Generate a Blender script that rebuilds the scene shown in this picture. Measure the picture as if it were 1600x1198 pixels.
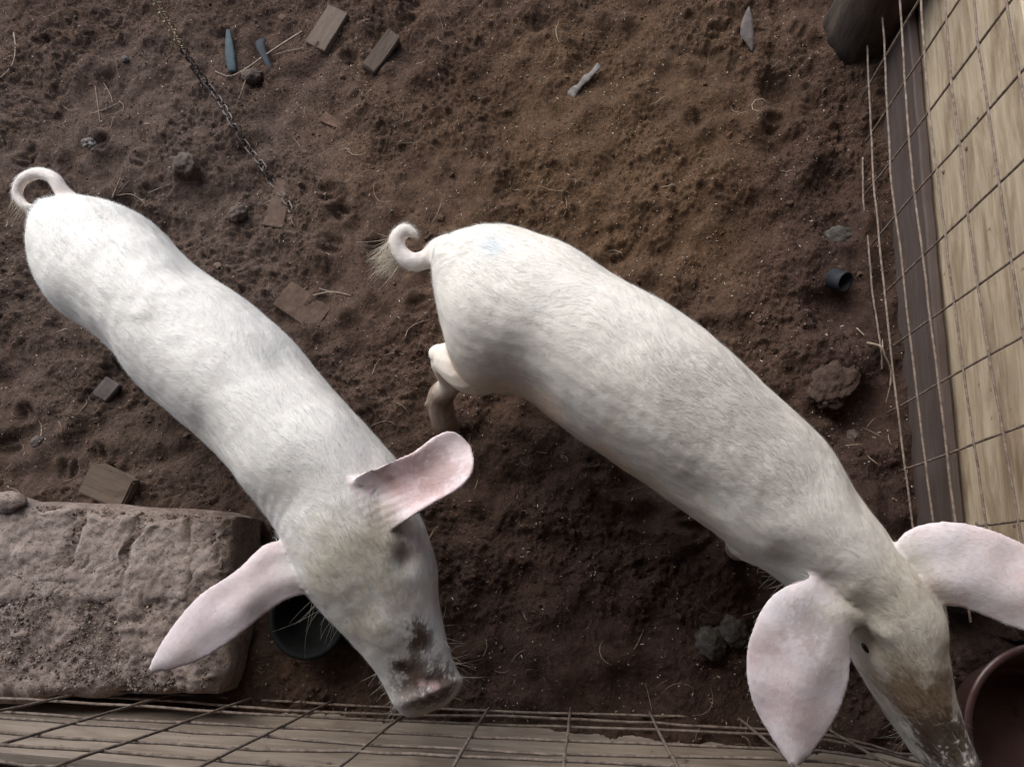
import bpy, bmesh, math, random
import numpy as np
from mathutils import Vector, Matrix, noise as mnoise
from mathutils.kdtree import KDTree

scene = bpy.context.scene
for o in list(bpy.data.objects):
    bpy.data.objects.remove(o, do_unlink=True)
COL = scene.collection
rng = np.random.default_rng(7)
random.seed(7)

# ------------------------------------------------------------------ camera
F_PX, CAM_H = 1155.0, 1.65            # focal length in photo pixels, camera height
_n = np.array([105.0, -326.0, -F_PX]); _n /= np.linalg.norm(_n)   # straight down, seen from the camera
AZ = -_n
AX = np.array([1.0, 0, 0]); AX = AX - (AX @ _n) * _n; AX /= np.linalg.norm(AX)
AY = np.cross(AZ, AX)
cam_data = bpy.data.cameras.new('camera')
cam_data.sensor_fit = 'HORIZONTAL'; cam_data.sensor_width = 36.0
cam_data.lens = F_PX / 1600.0 * 36.0
cam_data.clip_start = 0.02; cam_data.clip_end = 400.0
cam = bpy.data.objects.new('camera', cam_data); COL.objects.link(cam)
_m = Matrix(((AX[0], AX[1], AX[2]), (AY[0], AY[1], AY[2]), (AZ[0], AZ[1], AZ[2]))).to_4x4()
_m.translation = Vector((0, 0, CAM_H))
cam.matrix_world = _m
scene.camera = cam

# ------------------------------------------------------------------ world + sun
SUN_DIR = Vector((-0.42, 0.62, 0.80)).normalized()       # towards the sun
world = bpy.data.worlds.new('World'); scene.world = world; world.use_nodes = True
wn = world.node_tree.nodes; wl = world.node_tree.links
bg = wn['Background']
sky = wn.new('ShaderNodeTexSky'); sky.sky_type = 'NISHITA'; sky.sun_disc = False
sky.sun_elevation = math.asin(SUN_DIR.z)
sky.sun_rotation = math.atan2(SUN_DIR.x, SUN_DIR.y)
sky.air_density = 1.0; sky.dust_density = 2.0; sky.ozone_density = 1.0
wl.new(sky.outputs[0], bg.inputs[0]); bg.inputs[1].default_value = 0.085
sun_data = bpy.data.lights.new('sun', 'SUN'); sun_data.energy = 1.5
sun_data.angle = math.radians(60); sun_data.color = (0.935, 0.995, 1.0)
sun = bpy.data.objects.new('sun', sun_data); COL.objects.link(sun)
sun.rotation_euler = SUN_DIR.to_track_quat('Z', 'Y').to_euler()
sun.location = (-1, 2, 4)
vs = scene.view_settings
vs.view_transform = 'Standard'; vs.look = 'None'; vs.gamma = 1.0; vs.exposure = 1.36
vs.use_curve_mapping = False
cy = scene.cycles
cy.max_bounces = 5; cy.diffuse_bounces = 3; cy.glossy_bounces = 2; cy.transmission_bounces = 2; cy.transparent_max_bounces = 4
cy.use_denoising = True; cy.denoiser = 'OPENIMAGEDENOISE'; cy.denoising_input_passes = 'RGB_ALBEDO_NORMAL'; cy.denoising_prefilter = 'NONE'; cy.use_adaptive_sampling = True; cy.adaptive_threshold = 0.012; cy.caustics_reflective = False; cy.caustics_refractive = False

# ------------------------------------------------------------------ helpers
def at(px, py, z=0.0):
    """a point of the place: where the sight line through photo pixel (px, py) meets height z"""
    v = np.array([px - 800.0, 599.0 - py, -F_PX])
    w = np.array([AX @ v, AY @ v, AZ @ v])
    t = (z - CAM_H) / w[2]
    return np.array([t * w[0], t * w[1], z])

def to_px(P):
    d = np.asarray(P) - np.array([0, 0, CAM_H])
    v = d[..., 0:1] * AX + d[..., 1:2] * AY + d[..., 2:3] * AZ
    return np.stack([800 + F_PX * v[..., 0] / -v[..., 2], 599 - F_PX * v[..., 1] / -v[..., 2]], -1)

def tag(o, label=None, cat=None, group=None, kind=None):
    if label: o['label'] = label
    if cat: o['category'] = cat
    if group: o['group'] = group
    if kind: o['kind'] = kind
    return o

def empty(name, loc=(0, 0, 0), rz=0.0):
    o = bpy.data.objects.new(name, None); COL.objects.link(o)
    o.location = loc; o.rotation_euler = (0, 0, rz); o.empty_display_size = 0.05
    return o

def mesh_obj(name, verts, faces, mat=None, parent=None, smooth=True, colors=None):
    me = bpy.data.meshes.new(name)
    verts = np.asarray(verts, dtype=np.float32)
    if isinstance(faces, np.ndarray):
        k = faces.shape[1]
        me.vertices.add(len(verts)); me.vertices.foreach_set('co', verts.ravel())
        me.loops.add(faces.size); me.loops.foreach_set('vertex_index', faces.astype(np.int32).ravel())
        me.polygons.add(len(faces))
        me.polygons.foreach_set('loop_start', np.arange(0, faces.size, k, dtype=np.int32))
        me.polygons.foreach_set('loop_total', np.full(len(faces), k, dtype=np.int32))
        me.update(calc_edges=True)
    else:
        me.from_pydata([tuple(map(float, v)) for v in verts], [], [tuple(f) for f in faces])
    me.polygons.foreach_set('use_smooth', np.full(len(me.polygons), smooth))
    if colors is not None:
        a = me.color_attributes.new('tint', 'FLOAT_COLOR', 'POINT')
        c = np.ones((len(verts), 4), dtype=np.float32); c[:, :3] = colors
        a.data.foreach_set('color', c.ravel())
    me.validate()
    if mat: me.materials.append(mat)
    o = bpy.data.objects.new(name, me); COL.objects.link(o)
    if parent: o.parent = parent
    return o

def bm_obj(name, bm, mat=None, parent=None, smooth=True):
    me = bpy.data.meshes.new(name); bm.normal_update(); bm.to_mesh(me); bm.free()
    me.polygons.foreach_set('use_smooth', np.full(len(me.polygons), smooth))
    if mat: me.materials.append(mat)
    o = bpy.data.objects.new(name, me); COL.objects.link(o)
    if parent: o.parent = parent
    return o

def _hash(i, j, k, seed):
    h = (i * 374761393 + j * 668265263 + k * 2147483647 + seed * 1274126177) & 0xFFFFFFFF
    h = ((h ^ (h >> 13)) * 1274126177) & 0xFFFFFFFF
    return ((h ^ (h >> 16)) & 0xFFFF) / 65535.0

def vnoise(P, scale, seed=0):
    """value noise 0..1 at points P (n,3)"""
    Q = np.asarray(P, dtype=np.float64) * scale
    I = np.floor(Q).astype(np.int64); f = Q - I; f = f * f * (3 - 2 * f)
    r = np.zeros(len(Q))
    for a in (0, 1):
        for b in (0, 1):
            for c in (0, 1):
                w = (f[:, 0] if a else 1 - f[:, 0]) * (f[:, 1] if b else 1 - f[:, 1]) * (f[:, 2] if c else 1 - f[:, 2])
                r += w * _hash(I[:, 0] + a, I[:, 1] + b, I[:, 2] + c, seed)
    return r

def crom(pts, sub):
    """Catmull-Rom through rows of pts"""
    P = np.asarray(pts, dtype=float); n = len(P); out = []
    for i in range(n - 1):
        p0 = P[max(i - 1, 0)]; p1 = P[i]; p2 = P[i + 1]; p3 = P[min(i + 2, n - 1)]
        for s in range(sub):
            t = s / sub
            out.append(0.5 * ((2 * p1) + (-p0 + p2) * t + (2 * p0 - 5 * p1 + 4 * p2 - p3) * t * t + (-p0 + 3 * p1 - 3 * p2 + p3) * t ** 3))
    out.append(P[-1]); return np.array(out)

def tube_data(pts, radii, seg=8, cap=True):
    P = np.asarray(pts, dtype=float); n = len(P)
    R = np.full(n, radii, dtype=float) if np.isscalar(radii) else np.asarray(radii, dtype=float)
    T = np.gradient(P, axis=0); T /= np.linalg.norm(T, axis=1)[:, None] + 1e-12
    ref = np.array([0, 0, 1.0]) if abs(T[0][2]) < 0.8 else np.array([1.0, 0, 0])
    N = np.zeros_like(P)
    u = np.cross(T[0], ref); u /= np.linalg.norm(u)
    for i in range(n):
        u = u - (u @ T[i]) * T[i]; u /= np.linalg.norm(u) + 1e-12; N[i] = u
    B = np.cross(T, N)
    th = np.arange(seg) * 2 * math.pi / seg
    V = (P[:, None, :] + R[:, None, None] * (np.cos(th)[None, :, None] * N[:, None, :] + np.sin(th)[None, :, None] * B[:, None, :])).reshape(-1, 3)
    Fs = []
    for i in range(n - 1):
        for j in range(seg):
            k = (j + 1) % seg
            Fs.append((i * seg + j, i * seg + k, (i + 1) * seg + k, (i + 1) * seg + j))
    V = list(V)
    if cap:
        a = len(V); V.append(P[0] - T[0] * R[0] * 0.6); b = len(V); V.append(P[-1] + T[-1] * R[-1] * 0.6)
        for j in range(seg):
            k = (j + 1) % seg
            Fs.append((a, k, j)); Fs.append((b, (n - 1) * seg + j, (n - 1) * seg + k))
    return np.array(V), Fs, T

def tube_obj(name, pts, radii, mat, parent=None, seg=8):
    V, Fs, _ = tube_data(pts, radii, seg)
    return mesh_obj(name, V, Fs, mat, parent)

def join(parts):
    V = []; Fs = []; o = 0
    for v, f in parts:
        V.append(np.asarray(v)); Fs += [tuple(i + o for i in q) for q in f]; o += len(v)
    return np.concatenate(V), Fs

# ------------------------------------------------------------------ materials
def new_mat(name):
    m = bpy.data.materials.new(name); m.use_nodes = True
    nt = m.node_tree; b = nt.nodes['Principled BSDF']
    return m, nt, b

def _coord(nt, scale=(1, 1, 1)):
    tc = nt.nodes.new('ShaderNodeTexCoord'); mp = nt.nodes.new('ShaderNodeMapping')
    mp.inputs['Scale'].default_value = scale
    nt.links.new(tc.outputs['Object'], mp.inputs[0]); return mp.outputs[0]

def _noise(nt, co, scale, detail=6, rough=0.6, dist=0.0):
    n = nt.nodes.new('ShaderNodeTexNoise'); n.inputs['Scale'].default_value = scale
    n.inputs['Detail'].default_value = detail; n.inputs['Roughness'].default_value = rough
    n.inputs['Distortion'].default_value = dist
    nt.links.new(co, n.inputs['Vector']); return n.outputs['Fac']

def _ramp(nt, fac, stops):
    r = nt.nodes.new('ShaderNodeValToRGB'); e = r.color_ramp.elements
    while len(e) < len(stops): e.new(0.5)
    for el, (p, c) in zip(e, stops):
        el.position = p; el.color = (*c, 1)
    nt.links.new(fac, r.inputs[0]); return r.outputs[0]

def _mix(nt, a, b, fac, mode='MIX'):
    m = nt.nodes.new('ShaderNodeMix'); m.data_type = 'RGBA'; m.blend_type = mode
    for s, v in ((m.inputs[0], fac), (m.inputs[6], a), (m.inputs[7], b)):
        if hasattr(v, 'is_output'): nt.links.new(v, s)
        elif isinstance(v, (int, float)): s.default_value = v
        else: s.default_value = (*v, 1)
    return m.outputs[2]

def _bump(nt, b, h, strength=0.5, dist=0.002, prev=None):
    n = nt.nodes.new('ShaderNodeBump'); n.inputs['Strength'].default_value = strength
    n.inputs['Distance'].default_value = dist
    nt.links.new(h, n.inputs['Height'])
    if prev is not None: nt.links.new(prev, n.inputs['Normal'])
    nt.links.new(n.outputs[0], b.inputs['Normal']); return n.outputs[0]

def basic(name, c1, c2, scale=30, rough=0.8, bump=0.4, dist=0.002, stretch=(1, 1, 1), spec=0.3, metal=0.0, lo=0.35, hi=0.65):
    m, nt, b = new_mat(name); co = _coord(nt, stretch)
    f = _noise(nt, co, scale, 8, 0.65)
    nt.links.new(_ramp(nt, f, [(lo, c1), (hi, c2)]), b.inputs['Base Color'])
    b.inputs['Roughness'].default_value = rough; b.inputs['Specular IOR Level'].default_value = spec
    b.inputs['Metallic'].default_value = metal
    f2 = _noise(nt, co, scale * 4, 6, 0.7)
    _bump(nt, b, f2, bump, dist)
    return m

def soil_material():
    m, nt, b = new_mat('soil')
    co = _coord(nt)
    a = nt.nodes.new('ShaderNodeAttribute'); a.attribute_name = 'tint'
    f1 = _noise(nt, co, 55, 6, 0.75, 0.4)
    v = _ramp(nt, f1, [(0.25, (0.42, 0.42, 0.42)), (0.5, (0.95, 0.94, 0.93)), (0.78, (1.7, 1.66, 1.6))])
    c = _mix(nt, a.outputs['Color'], v, 1.0, 'MULTIPLY')
    f2 = _noise(nt, co, 420, 4, 0.7)
    sp = _ramp(nt, f2, [(0.68, (0, 0, 0)), (0.78, (1, 1, 1))])
    c = _mix(nt, c, (0.26, 0.20, 0.15), _mix(nt, (0, 0, 0), sp, 0.35))
    nt.links.new(c, b.inputs['Base Color'])
    b.inputs['Roughness'].default_value = 0.95; b.inputs['Specular IOR Level'].default_value = 0.15
    n1 = _bump(nt, b, _noise(nt, co, 150, 6, 0.8), 0.9, 0.006)
    _bump(nt, b, _noise(nt, co, 600, 2, 0.7), 0.7, 0.0025, n1)
    return m

def tint_material(name, rough=0.9, spec=0.2, bump_scale=400, bump=0.5, dist=0.001):
    m, nt, b = new_mat(name)
    a = nt.nodes.new('ShaderNodeAttribute'); a.attribute_name = 'tint'
    co = _coord(nt)
    v = _ramp(nt, _noise(nt, co, bump_scale * 0.5, 6, 0.7), [(0.3, (0.8, 0.8, 0.8)), (0.7, (1.15, 1.15, 1.15))])
    nt.links.new(_mix(nt, a.outputs['Color'], v, 1.0, 'MULTIPLY'), b.inputs['Base Color'])
    b.inputs['Roughness'].default_value = rough; b.inputs['Specular IOR Level'].default_value = spec
    _bump(nt, b, _noise(nt, co, bump_scale, 5, 0.7), bump, dist)
    return m

def wood_material(name, dark, light, stain, stain_amt=0.5, gscale=1.0, rough=0.85):
    """grain runs along the local X axis"""
    m, nt, b = new_mat(name)
    co = _coord(nt, (1.6 * gscale, 22 * gscale, 22 * gscale)); co2 = _coord(nt, (1, 1, 1)); co3 = _coord(nt, (1.0, 5.0, 5.0))
    g = _noise(nt, co, 3.2, 10, 0.7, 0.6)
    c = _ramp(nt, g, [(0.28, dark), (0.5, tuple((x + y) / 2 for x, y in zip(dark, light))), (0.72, light)])
    st = _noise(nt, co3, 4.5, 7, 0.65, 0.5)
    sf = _ramp(nt, st, [(0.44, (0, 0, 0)), (0.66, (stain_amt,) * 3)])
    c = _mix(nt, c, stain, sf)
    sp = _ramp(nt, _noise(nt, co2, 45, 3, 0.5), [(0.70, (0, 0, 0)), (0.76, (0.75, 0.75, 0.75))])
    c = _mix(nt, c, tuple(x * 0.35 for x in dark), sp)
    nt.links.new(c, b.inputs['Base Color'])
    b.inputs['Roughness'].default_value = rough; b.inputs['Specular IOR Level'].default_value = 0.25
    n1 = _bump(nt, b, g, 0.5, 0.003)
    _bump(nt, b, _noise(nt, co2, 260, 6, 0.7), 0.35, 0.0012, n1)
    return m

M = {}
M['soil'] = soil_material()
M['crumb'] = tint_material('soil_crumb', 0.95, 0.12, 500, 0.8, 0.002)
M['straw'] = tint_material('straw', 0.75, 0.3, 300, 0.2)
M['plank'] = wood_material('weathered_plank', (0.34, 0.245, 0.155), (0.58, 0.475, 0.345), (0.21, 0.138, 0.085), 0.85)
M['base_board'] = wood_material('dark_board', (0.066, 0.046, 0.040), (0.108, 0.079, 0.069), (0.06, 0.036, 0.027), 0.6)
M['kerb'] = wood_material('dusty_plank', (0.23, 0.175, 0.135), (0.38, 0.305, 0.24), (0.14, 0.095, 0.07), 0.6)
M['offcut'] = wood_material('offcut_wood', (0.105, 0.074, 0.054), (0.155, 0.112, 0.085), (0.09, 0.058, 0.043), 0.5, 2.0)
M['buried'] = basic('dusty_wood', (0.075, 0.048, 0.036), (0.125, 0.083, 0.062), 60, 0.95, 0.8, 0.002, spec=0.1)
M['wire'] = basic('rusty_wire', (0.105, 0.072, 0.056), (0.27, 0.205, 0.162), 90, 0.85, 0.8, 0.002, spec=0.3)
M['stone'] = basic('concrete', (0.12, 0.092, 0.075), (0.33, 0.27, 0.225), 16, 0.93, 1.0, 0.006, spec=0.15, lo=0.3, hi=0.68)
M['stone_face'] = basic('stone_face', (0.17, 0.13, 0.11), (0.38, 0.32, 0.275), 13, 0.93, 0.9, 0.005, spec=0.15, lo=0.3, hi=0.7)
def stone_material(name, c1, c2, dirt, amt):
    m, nt, b = new_mat(name); co = _coord(nt)
    c = _ramp(nt, _noise(nt, co, 11, 8, 0.7, 0.4), [(0.3, c1), (0.7, c2)])
    d = _ramp(nt, _noise(nt, co, 24, 8, 0.75, 0.6), [(0.45, (0, 0, 0)), (0.62, (amt,) * 3)])
    c = _mix(nt, c, dirt, d)
    p = _ramp(nt, _noise(nt, co, 130, 4, 0.7), [(0.30, (0.25, 0.25, 0.25)), (0.44, (1, 1, 1)), (0.75, (1.25, 1.22, 1.2))])
    c = _mix(nt, c, p, 1.0, 'MULTIPLY')
    nt.links.new(c, b.inputs['Base Color']); b.inputs['Roughness'].default_value = 0.95; b.inputs['Specular IOR Level'].default_value = 0.12
    n1 = _bump(nt, b, _noise(nt, co, 60, 8, 0.75), 0.8, 0.007); _bump(nt, b, _noise(nt, co, 260, 5, 0.75), 0.9, 0.003, n1)
    return m
M['stone'] = stone_material('mortar', (0.22, 0.165, 0.138), (0.37, 0.29, 0.25), (0.165, 0.115, 0.093), 0.75)
M['stone_face'] = stone_material('stone_face', (0.255, 0.195, 0.165), (0.43, 0.345, 0.30), (0.20, 0.143, 0.117), 0.5)
M['chain_steel'] = basic('chain_steel', (0.055, 0.036, 0.027), (0.19, 0.155, 0.135), 150, 0.6, 0.5, 0.001, metal=0.45, spec=0.5)
M['chain_brass'] = basic('chain_rust', (0.20, 0.15, 0.10), (0.46, 0.36, 0.24), 120, 0.5, 0.3, 0.001, metal=0.25, spec=0.5)
M['teal'] = basic('teal_plastic', (0.020, 0.030, 0.034), (0.038, 0.058, 0.066), 50, 0.7, 0.2, 0.001)
M['black'] = basic('black_plastic', (0.006, 0.007, 0.009), (0.019, 0.021, 0.025), 40, 0.7, 0.2, 0.001, spec=0.3)
M['rubber'] = basic('black_rubber', (0.003, 0.003, 0.003), (0.007, 0.0065, 0.006), 40, 0.8, 0.4, 0.001, spec=0.15)
M['brown_plastic'] = basic('brown_plastic', (0.085, 0.040, 0.032), (0.14, 0.072, 0.058), 12, 0.33, 0.08, 0.001, spec=0.55)
M['clod'] = basic('damp_clod', (0.055, 0.038, 0.031), (0.135, 0.098, 0.078), 45, 0.9, 0.9, 0.004, spec=0.2)
M['damp_clod'] = basic('damp_soil_clod', (0.040, 0.024, 0.019), (0.088, 0.056, 0.043), 60, 0.92, 0.9, 0.004, spec=0.15)
M['grey_lump'] = basic('grey_lump', (0.038, 0.031, 0.026), (0.090, 0.076, 0.064), 60, 0.85, 0.9, 0.003, spec=0.2)
M['twig'] = basic('twig_bark', (0.16, 0.11, 0.08), (0.34, 0.26, 0.20), 80, 0.8, 0.5, 0.001)
M['chip'] = basic('grey_chip', (0.062, 0.049, 0.043), (0.12, 0.097, 0.087), 40, 0.85, 0.4, 0.001)
M['film'] = basic('dirty_film', (0.07, 0.055, 0.047), (0.18, 0.152, 0.136), 60, 0.8, 0.4, 0.002, spec=0.5)
M['redstone'] = basic('red_stone', (0.085, 0.048, 0.034), (0.19, 0.115, 0.08), 14, 0.92, 0.9, 0.006, spec=0.15)
M['rubble'] = basic('grey_rubble', (0.10, 0.09, 0.085), (0.26, 0.24, 0.23), 40, 0.92, 1.0, 0.006, spec=0.15)
M['stump'] = basic('dark_bark', (0.022, 0.016, 0.013), (0.075, 0.052, 0.038), 30, 0.9, 0.8, 0.004, stretch=(1, 1, 0.3))
M['eye'] = basic('eye', (0.01, 0.007, 0.005), (0.02, 0.013, 0.01), 60, 0.12, 0.0, 0.001, spec=0.6)

# ------------------------------------------------------------------ soil
def spectral(ny, nx, dx, lo, hi, beta, seed):
    r = np.random.default_rng(seed)
    g = np.fft.rfft2(r.standard_normal((ny, nx)))
    k = np.sqrt(np.fft.fftfreq(ny, dx)[:, None] ** 2 + np.fft.rfftfreq(nx, dx)[None, :] ** 2); k[0, 0] = 1
    w = k ** (-beta) * np.exp(-(k / (1 / lo)) ** 4) * (1 - np.exp(-(k / (1 / hi)) ** 4))
    f = np.fft.irfft2(g * w, s=(ny, nx)); return f / f.std()

DX = 0.0045
x_in = np.arange(-1.78, 1.30, DX); y_in = np.arange(-0.62, 1.86, DX)
nx, ny = len(x_in), len(y_in)
low = spectral(ny, nx, DX, 0.22, 1.2, 1.0, 1)
mid = spectral(ny, nx, DX, 0.05, 0.24, 1.1, 2)
lump = spectral(ny, nx, DX, 0.016, 0.07, 0.9, 3)
fine = spectral(ny, nx, DX, 0.009, 0.025, 0.6, 4)
rough_zone = 0.55 + 0.45 * np.clip(spectral(ny, nx, DX, 0.18, 0.8, 1.0, 5), -1, 1)
HF = 0.009 * low + 0.0068 * mid + rough_zone * (0.0046 * (np.abs(lump) ** 1.0 - 0.8) + 0.0016 * lump) + 0.0024 * np.abs(fine) * (0.6 + rough_zone)
XX, YY = np.meshgrid(x_in, y_in)

def dent(px, py, r_px, depth, ex=1.0):
    global HF
    c = at(px, py, 0); r = r_px / F_PX * 1.75
    d2 = ((XX - c[0]) ** 2 + ((YY - c[1]) / ex) ** 2) / r ** 2
    HF += depth * np.exp(-d2 ** 1.5)

for a in [(1215, 135, 30, -0.045), (1208, 220, 30, -0.045), (1300, 282, 34, -0.040), (1305, 345, 30, -0.038), (1310, 480, 38, -0.055),
          (1345, 640, 46, -0.05), (1290, 700, 40, -0.02), (945, 70, 55, -0.02), (930, 140, 45, -0.016), (1010, 175, 35, -0.014),
          (1120, 300, 70, 0.02), (1180, 70, 60, 0.012), (1030, 420, 60, -0.012), (240, 350, 30, -0.02), (25, 330, 60, -0.02),
          (60, 560, 60, -0.015), (180, 590, 30, -0.025), (580, 620, 60, 0.012), (560, 560, 40, -0.012), (870, 1010, 70, 0.018),
          (950, 1010, 50, 0.01), (1010, 1075, 40, -0.02), (640, 60, 60, -0.014), (690, 40, 40, 0.018), (60, 40, 50, -0.016),
          (230, 90, 18, -0.014), (350, 60, 14, -0.014), (480, 640, 30, -0.02), (820, 700, 60, 0.01), (1250, 160, 60, -0.012),
          (1370, 430, 40, -0.02), (100, 715, 30, -0.016), (1310, 560, 60, 0.03), (1240, 400, 60, 0.012), (290, 265, 26, 0.012), (180, 400, 40, -0.01)]:
    dent(*a)
for _ in range(70):                                  # cloven hoof prints trodden into the bedding
    hx, hy, ha = random.uniform(-1.6, 0.62), random.uniform(-0.15, 1.7), random.uniform(0, 6.28)
    hs = random.uniform(0.85, 1.2); dpt = random.uniform(0.008, 0.02)
    i0, i1 = np.searchsorted(x_in, [hx - .07, hx + .07]); j0, j1 = np.searchsorted(y_in, [hy - .07, hy + .07])
    X_, Y_ = XX[j0:j1, i0:i1] - hx, YY[j0:j1, i0:i1] - hy
    U_ = (X_ * math.cos(ha) + Y_ * math.sin(ha)) / hs; W_ = (-X_ * math.sin(ha) + Y_ * math.cos(ha)) / hs
    for sd in (-1, 1):
        q = (U_ / 0.024) ** 2 + ((W_ - sd * (0.0105 + 0.12 * U_)) / 0.0095) ** 2
        HF[j0:j1, i0:i1] -= dpt * np.exp(-q ** 1.6)
    HF[j0:j1, i0:i1] += 0.35 * dpt * np.exp(-((np.hypot(U_, W_) - 0.036) / 0.010) ** 2)
HF -= np.median(HF)
edge = np.minimum.reduce([XX - x_in[0], x_in[-1] - XX, YY - y_in[0], y_in[-1] - YY])
HF *= np.clip(edge / 0.12, 0, 1)

def ground_z(x, y):
    i = (np.asarray(x) - x_in[0]) / DX; j = (np.asarray(y) - y_in[0]) / DX
    i = np.clip(i, 0, nx - 2); j = np.clip(j, 0, ny - 2)
    i0 = np.floor(i).astype(int); j0 = np.floor(j).astype(int); u = i - i0; v = j - j0
    return (HF[j0, i0] * (1 - u) * (1 - v) + HF[j0, i0 + 1] * u * (1 - v) + HF[j0 + 1, i0] * (1 - u) * v + HF[j0 + 1, i0 + 1] * u * v)

def on_ground(px, py, up=0.0):
    p = at(px, py, 0.0); z = float(ground_z(p[0], p[1])); p = at(px, py, z)
    return np.array([p[0], p[1], float(ground_z(p[0], p[1])) + up])

out = np.array([0.05, 0.15, 0.4, 1, 2.5, 6, 15, 40, 100])
xs = np.concatenate([x_in[0] - out[::-1], x_in, x_in[-1] + out]); ys = np.concatenate([y_in[0] - out[::-1], y_in, y_in[-1] + out])
Zg = np.zeros((len(ys), len(xs))); k = len(out); Zg[k:k + ny, k:k + nx] = HF
GX, GY = np.meshgrid(xs, ys)
GV = np.stack([GX, GY, Zg], -1).reshape(-1, 3)
idx = np.arange(len(xs) * len(ys)).reshape(len(ys), len(xs))
GF = np.stack([idx[:-1, :-1], idx[:-1, 1:], idx[1:, 1:], idx[1:, :-1]], -1).reshape(-1, 4)

def soil_colour(P):
    """dry coir-brown bedding in the middle of the pen, greyer dust to the left, moist dark soil by the right fence, darker soil before the bottom one"""
    x, y = P[:, 0], P[:, 1]
    base = np.array([0.090, 0.053, 0.037]); coir = np.array([0.100, 0.057, 0.033]); grey = np.array([0.102, 0.068, 0.053]); dark_soil = np.array([0.054, 0.031, 0.025])
    flat = np.stack([x, y, np.zeros_like(x)], -1)
    n = vnoise(flat, 5.0, 3) * 0.6 + vnoise(flat, 17.0, 4) * 0.4
    def blob(cx, cy, rx, ry): return np.clip(1.25 - np.sqrt(((x - cx) / rx) ** 2 + ((y - cy) / ry) ** 2) + (n - 0.5) * 1.0, 0, 1)
    c = np.tile(base, (len(x), 1))
    for col, w in ((grey, blob(-1.15, 0.75, 0.75, 1.0)), (coir, blob(0.12, 1.12, 0.62, 0.62)), (dark_soil, blob(0.62, 0.55, 0.20, 0.8) * 0.9), (dark_soil, blob(0.15, -0.02, 0.55, 0.33) * 0.8)):
        c = c * (1 - w[:, None]) + col * w[:, None]
    return c * (1.12 + 0.50 * n)[:, None]

tag(mesh_obj('ground', GV, GF, M['soil'], colors=soil_colour(GV)), 'trampled dark brown soil and sawdust floor of the pen', kind='structure')

# crumbs of soil: an icosahedron each, bent out of shape
t_ = (1 + 5 ** 0.5) / 2
ICO = np.array([(-1, t_, 0), (1, t_, 0), (-1, -t_, 0), (1, -t_, 0), (0, -1, t_), (0, 1, t_), (0, -1, -t_), (0, 1, -t_), (t_, 0, -1), (t_, 0, 1), (-t_, 0, -1), (-t_, 0, 1)]) / math.sqrt(1 + t_ * t_)
ICF = np.array([(0, 11, 5), (0, 5, 1), (0, 1, 7), (0, 7, 10), (0, 10, 11), (1, 5, 9), (5, 11, 4), (11, 10, 2), (10, 7, 6), (7, 1, 8), (3, 9, 4), (3, 4, 2), (3, 2, 6), (3, 6, 8), (3, 8, 9), (4, 9, 5), (2, 4, 11), (6, 2, 10), (8, 6, 7), (9, 8, 1)])
OCT = np.array([(1, 0, 0), (-1, 0, 0), (0, 1, 0), (0, -1, 0), (0, 0, 1), (0, 0, -1)], dtype=float)
OCF = np.array([(0, 2, 4), (2, 1, 4), (1, 3, 4), (3, 0, 4), (2, 0, 5), (1, 2, 5), (3, 1, 5), (0, 3, 5)])
def scatter(n_, base_v, base_f, rfun, seed, thr):
    r = np.random.default_rng(seed); x = r.uniform(-1.70, 1.2, n_ * 2); y = r.uniform(-0.5, 1.75, n_ * 2); q = np.stack([x, y, x * 0], -1)
    d = vnoise(q, 6.0, 9) * 0.5 + vnoise(q, 22.0, 10) * 0.5
    kp = r.random(n_ * 2) < np.clip((d - thr) * 2.2, 0.12, 1); x, y = x[kp][:n_], y[kp][:n_]; m_ = len(x); nb = len(base_v)
    rr = rfun(r, m_); S = rr[:, None, None] * (base_v[None] * r.uniform(0.65, 1.3, (m_, nb, 1))) * r.uniform(0.6, 1.3, (m_, 1, 3))
    S = S + r.normal(0, 0.12, (m_, nb, 3)) * rr[:, None, None]
    a = r.uniform(0, 6.283, m_); ca, sa = np.cos(a)[:, None], np.sin(a)[:, None]
    S = np.stack([S[..., 0] * ca - S[..., 1] * sa, S[..., 0] * sa + S[..., 1] * ca, S[..., 2] * 0.8], -1)
    C_ = np.stack([x, y, ground_z(x, y) + rr * 0.15], -1)
    col = np.repeat(soil_colour(C_) * r.uniform(0.6, 1.15, (m_, 1)), nb, 0)
    return (C_[:, None] + S).reshape(-1, 3), (np.arange(m_)[:, None, None] * nb + base_f[None]).reshape(-1, 3), col
s1 = scatter(85000, OCT, OCF, lambda r, m_: np.clip(0.0009 * r.pareto(2.6, m_) + 0.0009, 0, 0.0040), 41, 0.25)
s2 = scatter(5000, ICO, ICF, lambda r, m_: np.clip(0.0016 * r.pareto(2.6, m_) + 0.0022, 0, 0.0100), 42, 0.42)
CV = np.concatenate([s1[0], s2[0]]); CF = np.concatenate([s1[1], s2[1] + len(s1[0])]); cc = np.concatenate([s1[2], s2[2]])
tag(mesh_obj('soil_crumbs', CV, CF, M['crumb'], smooth=False, colors=cc), 'loose crumbs of dark brown soil over the pen floor', 'soil', kind='stuff')

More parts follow.
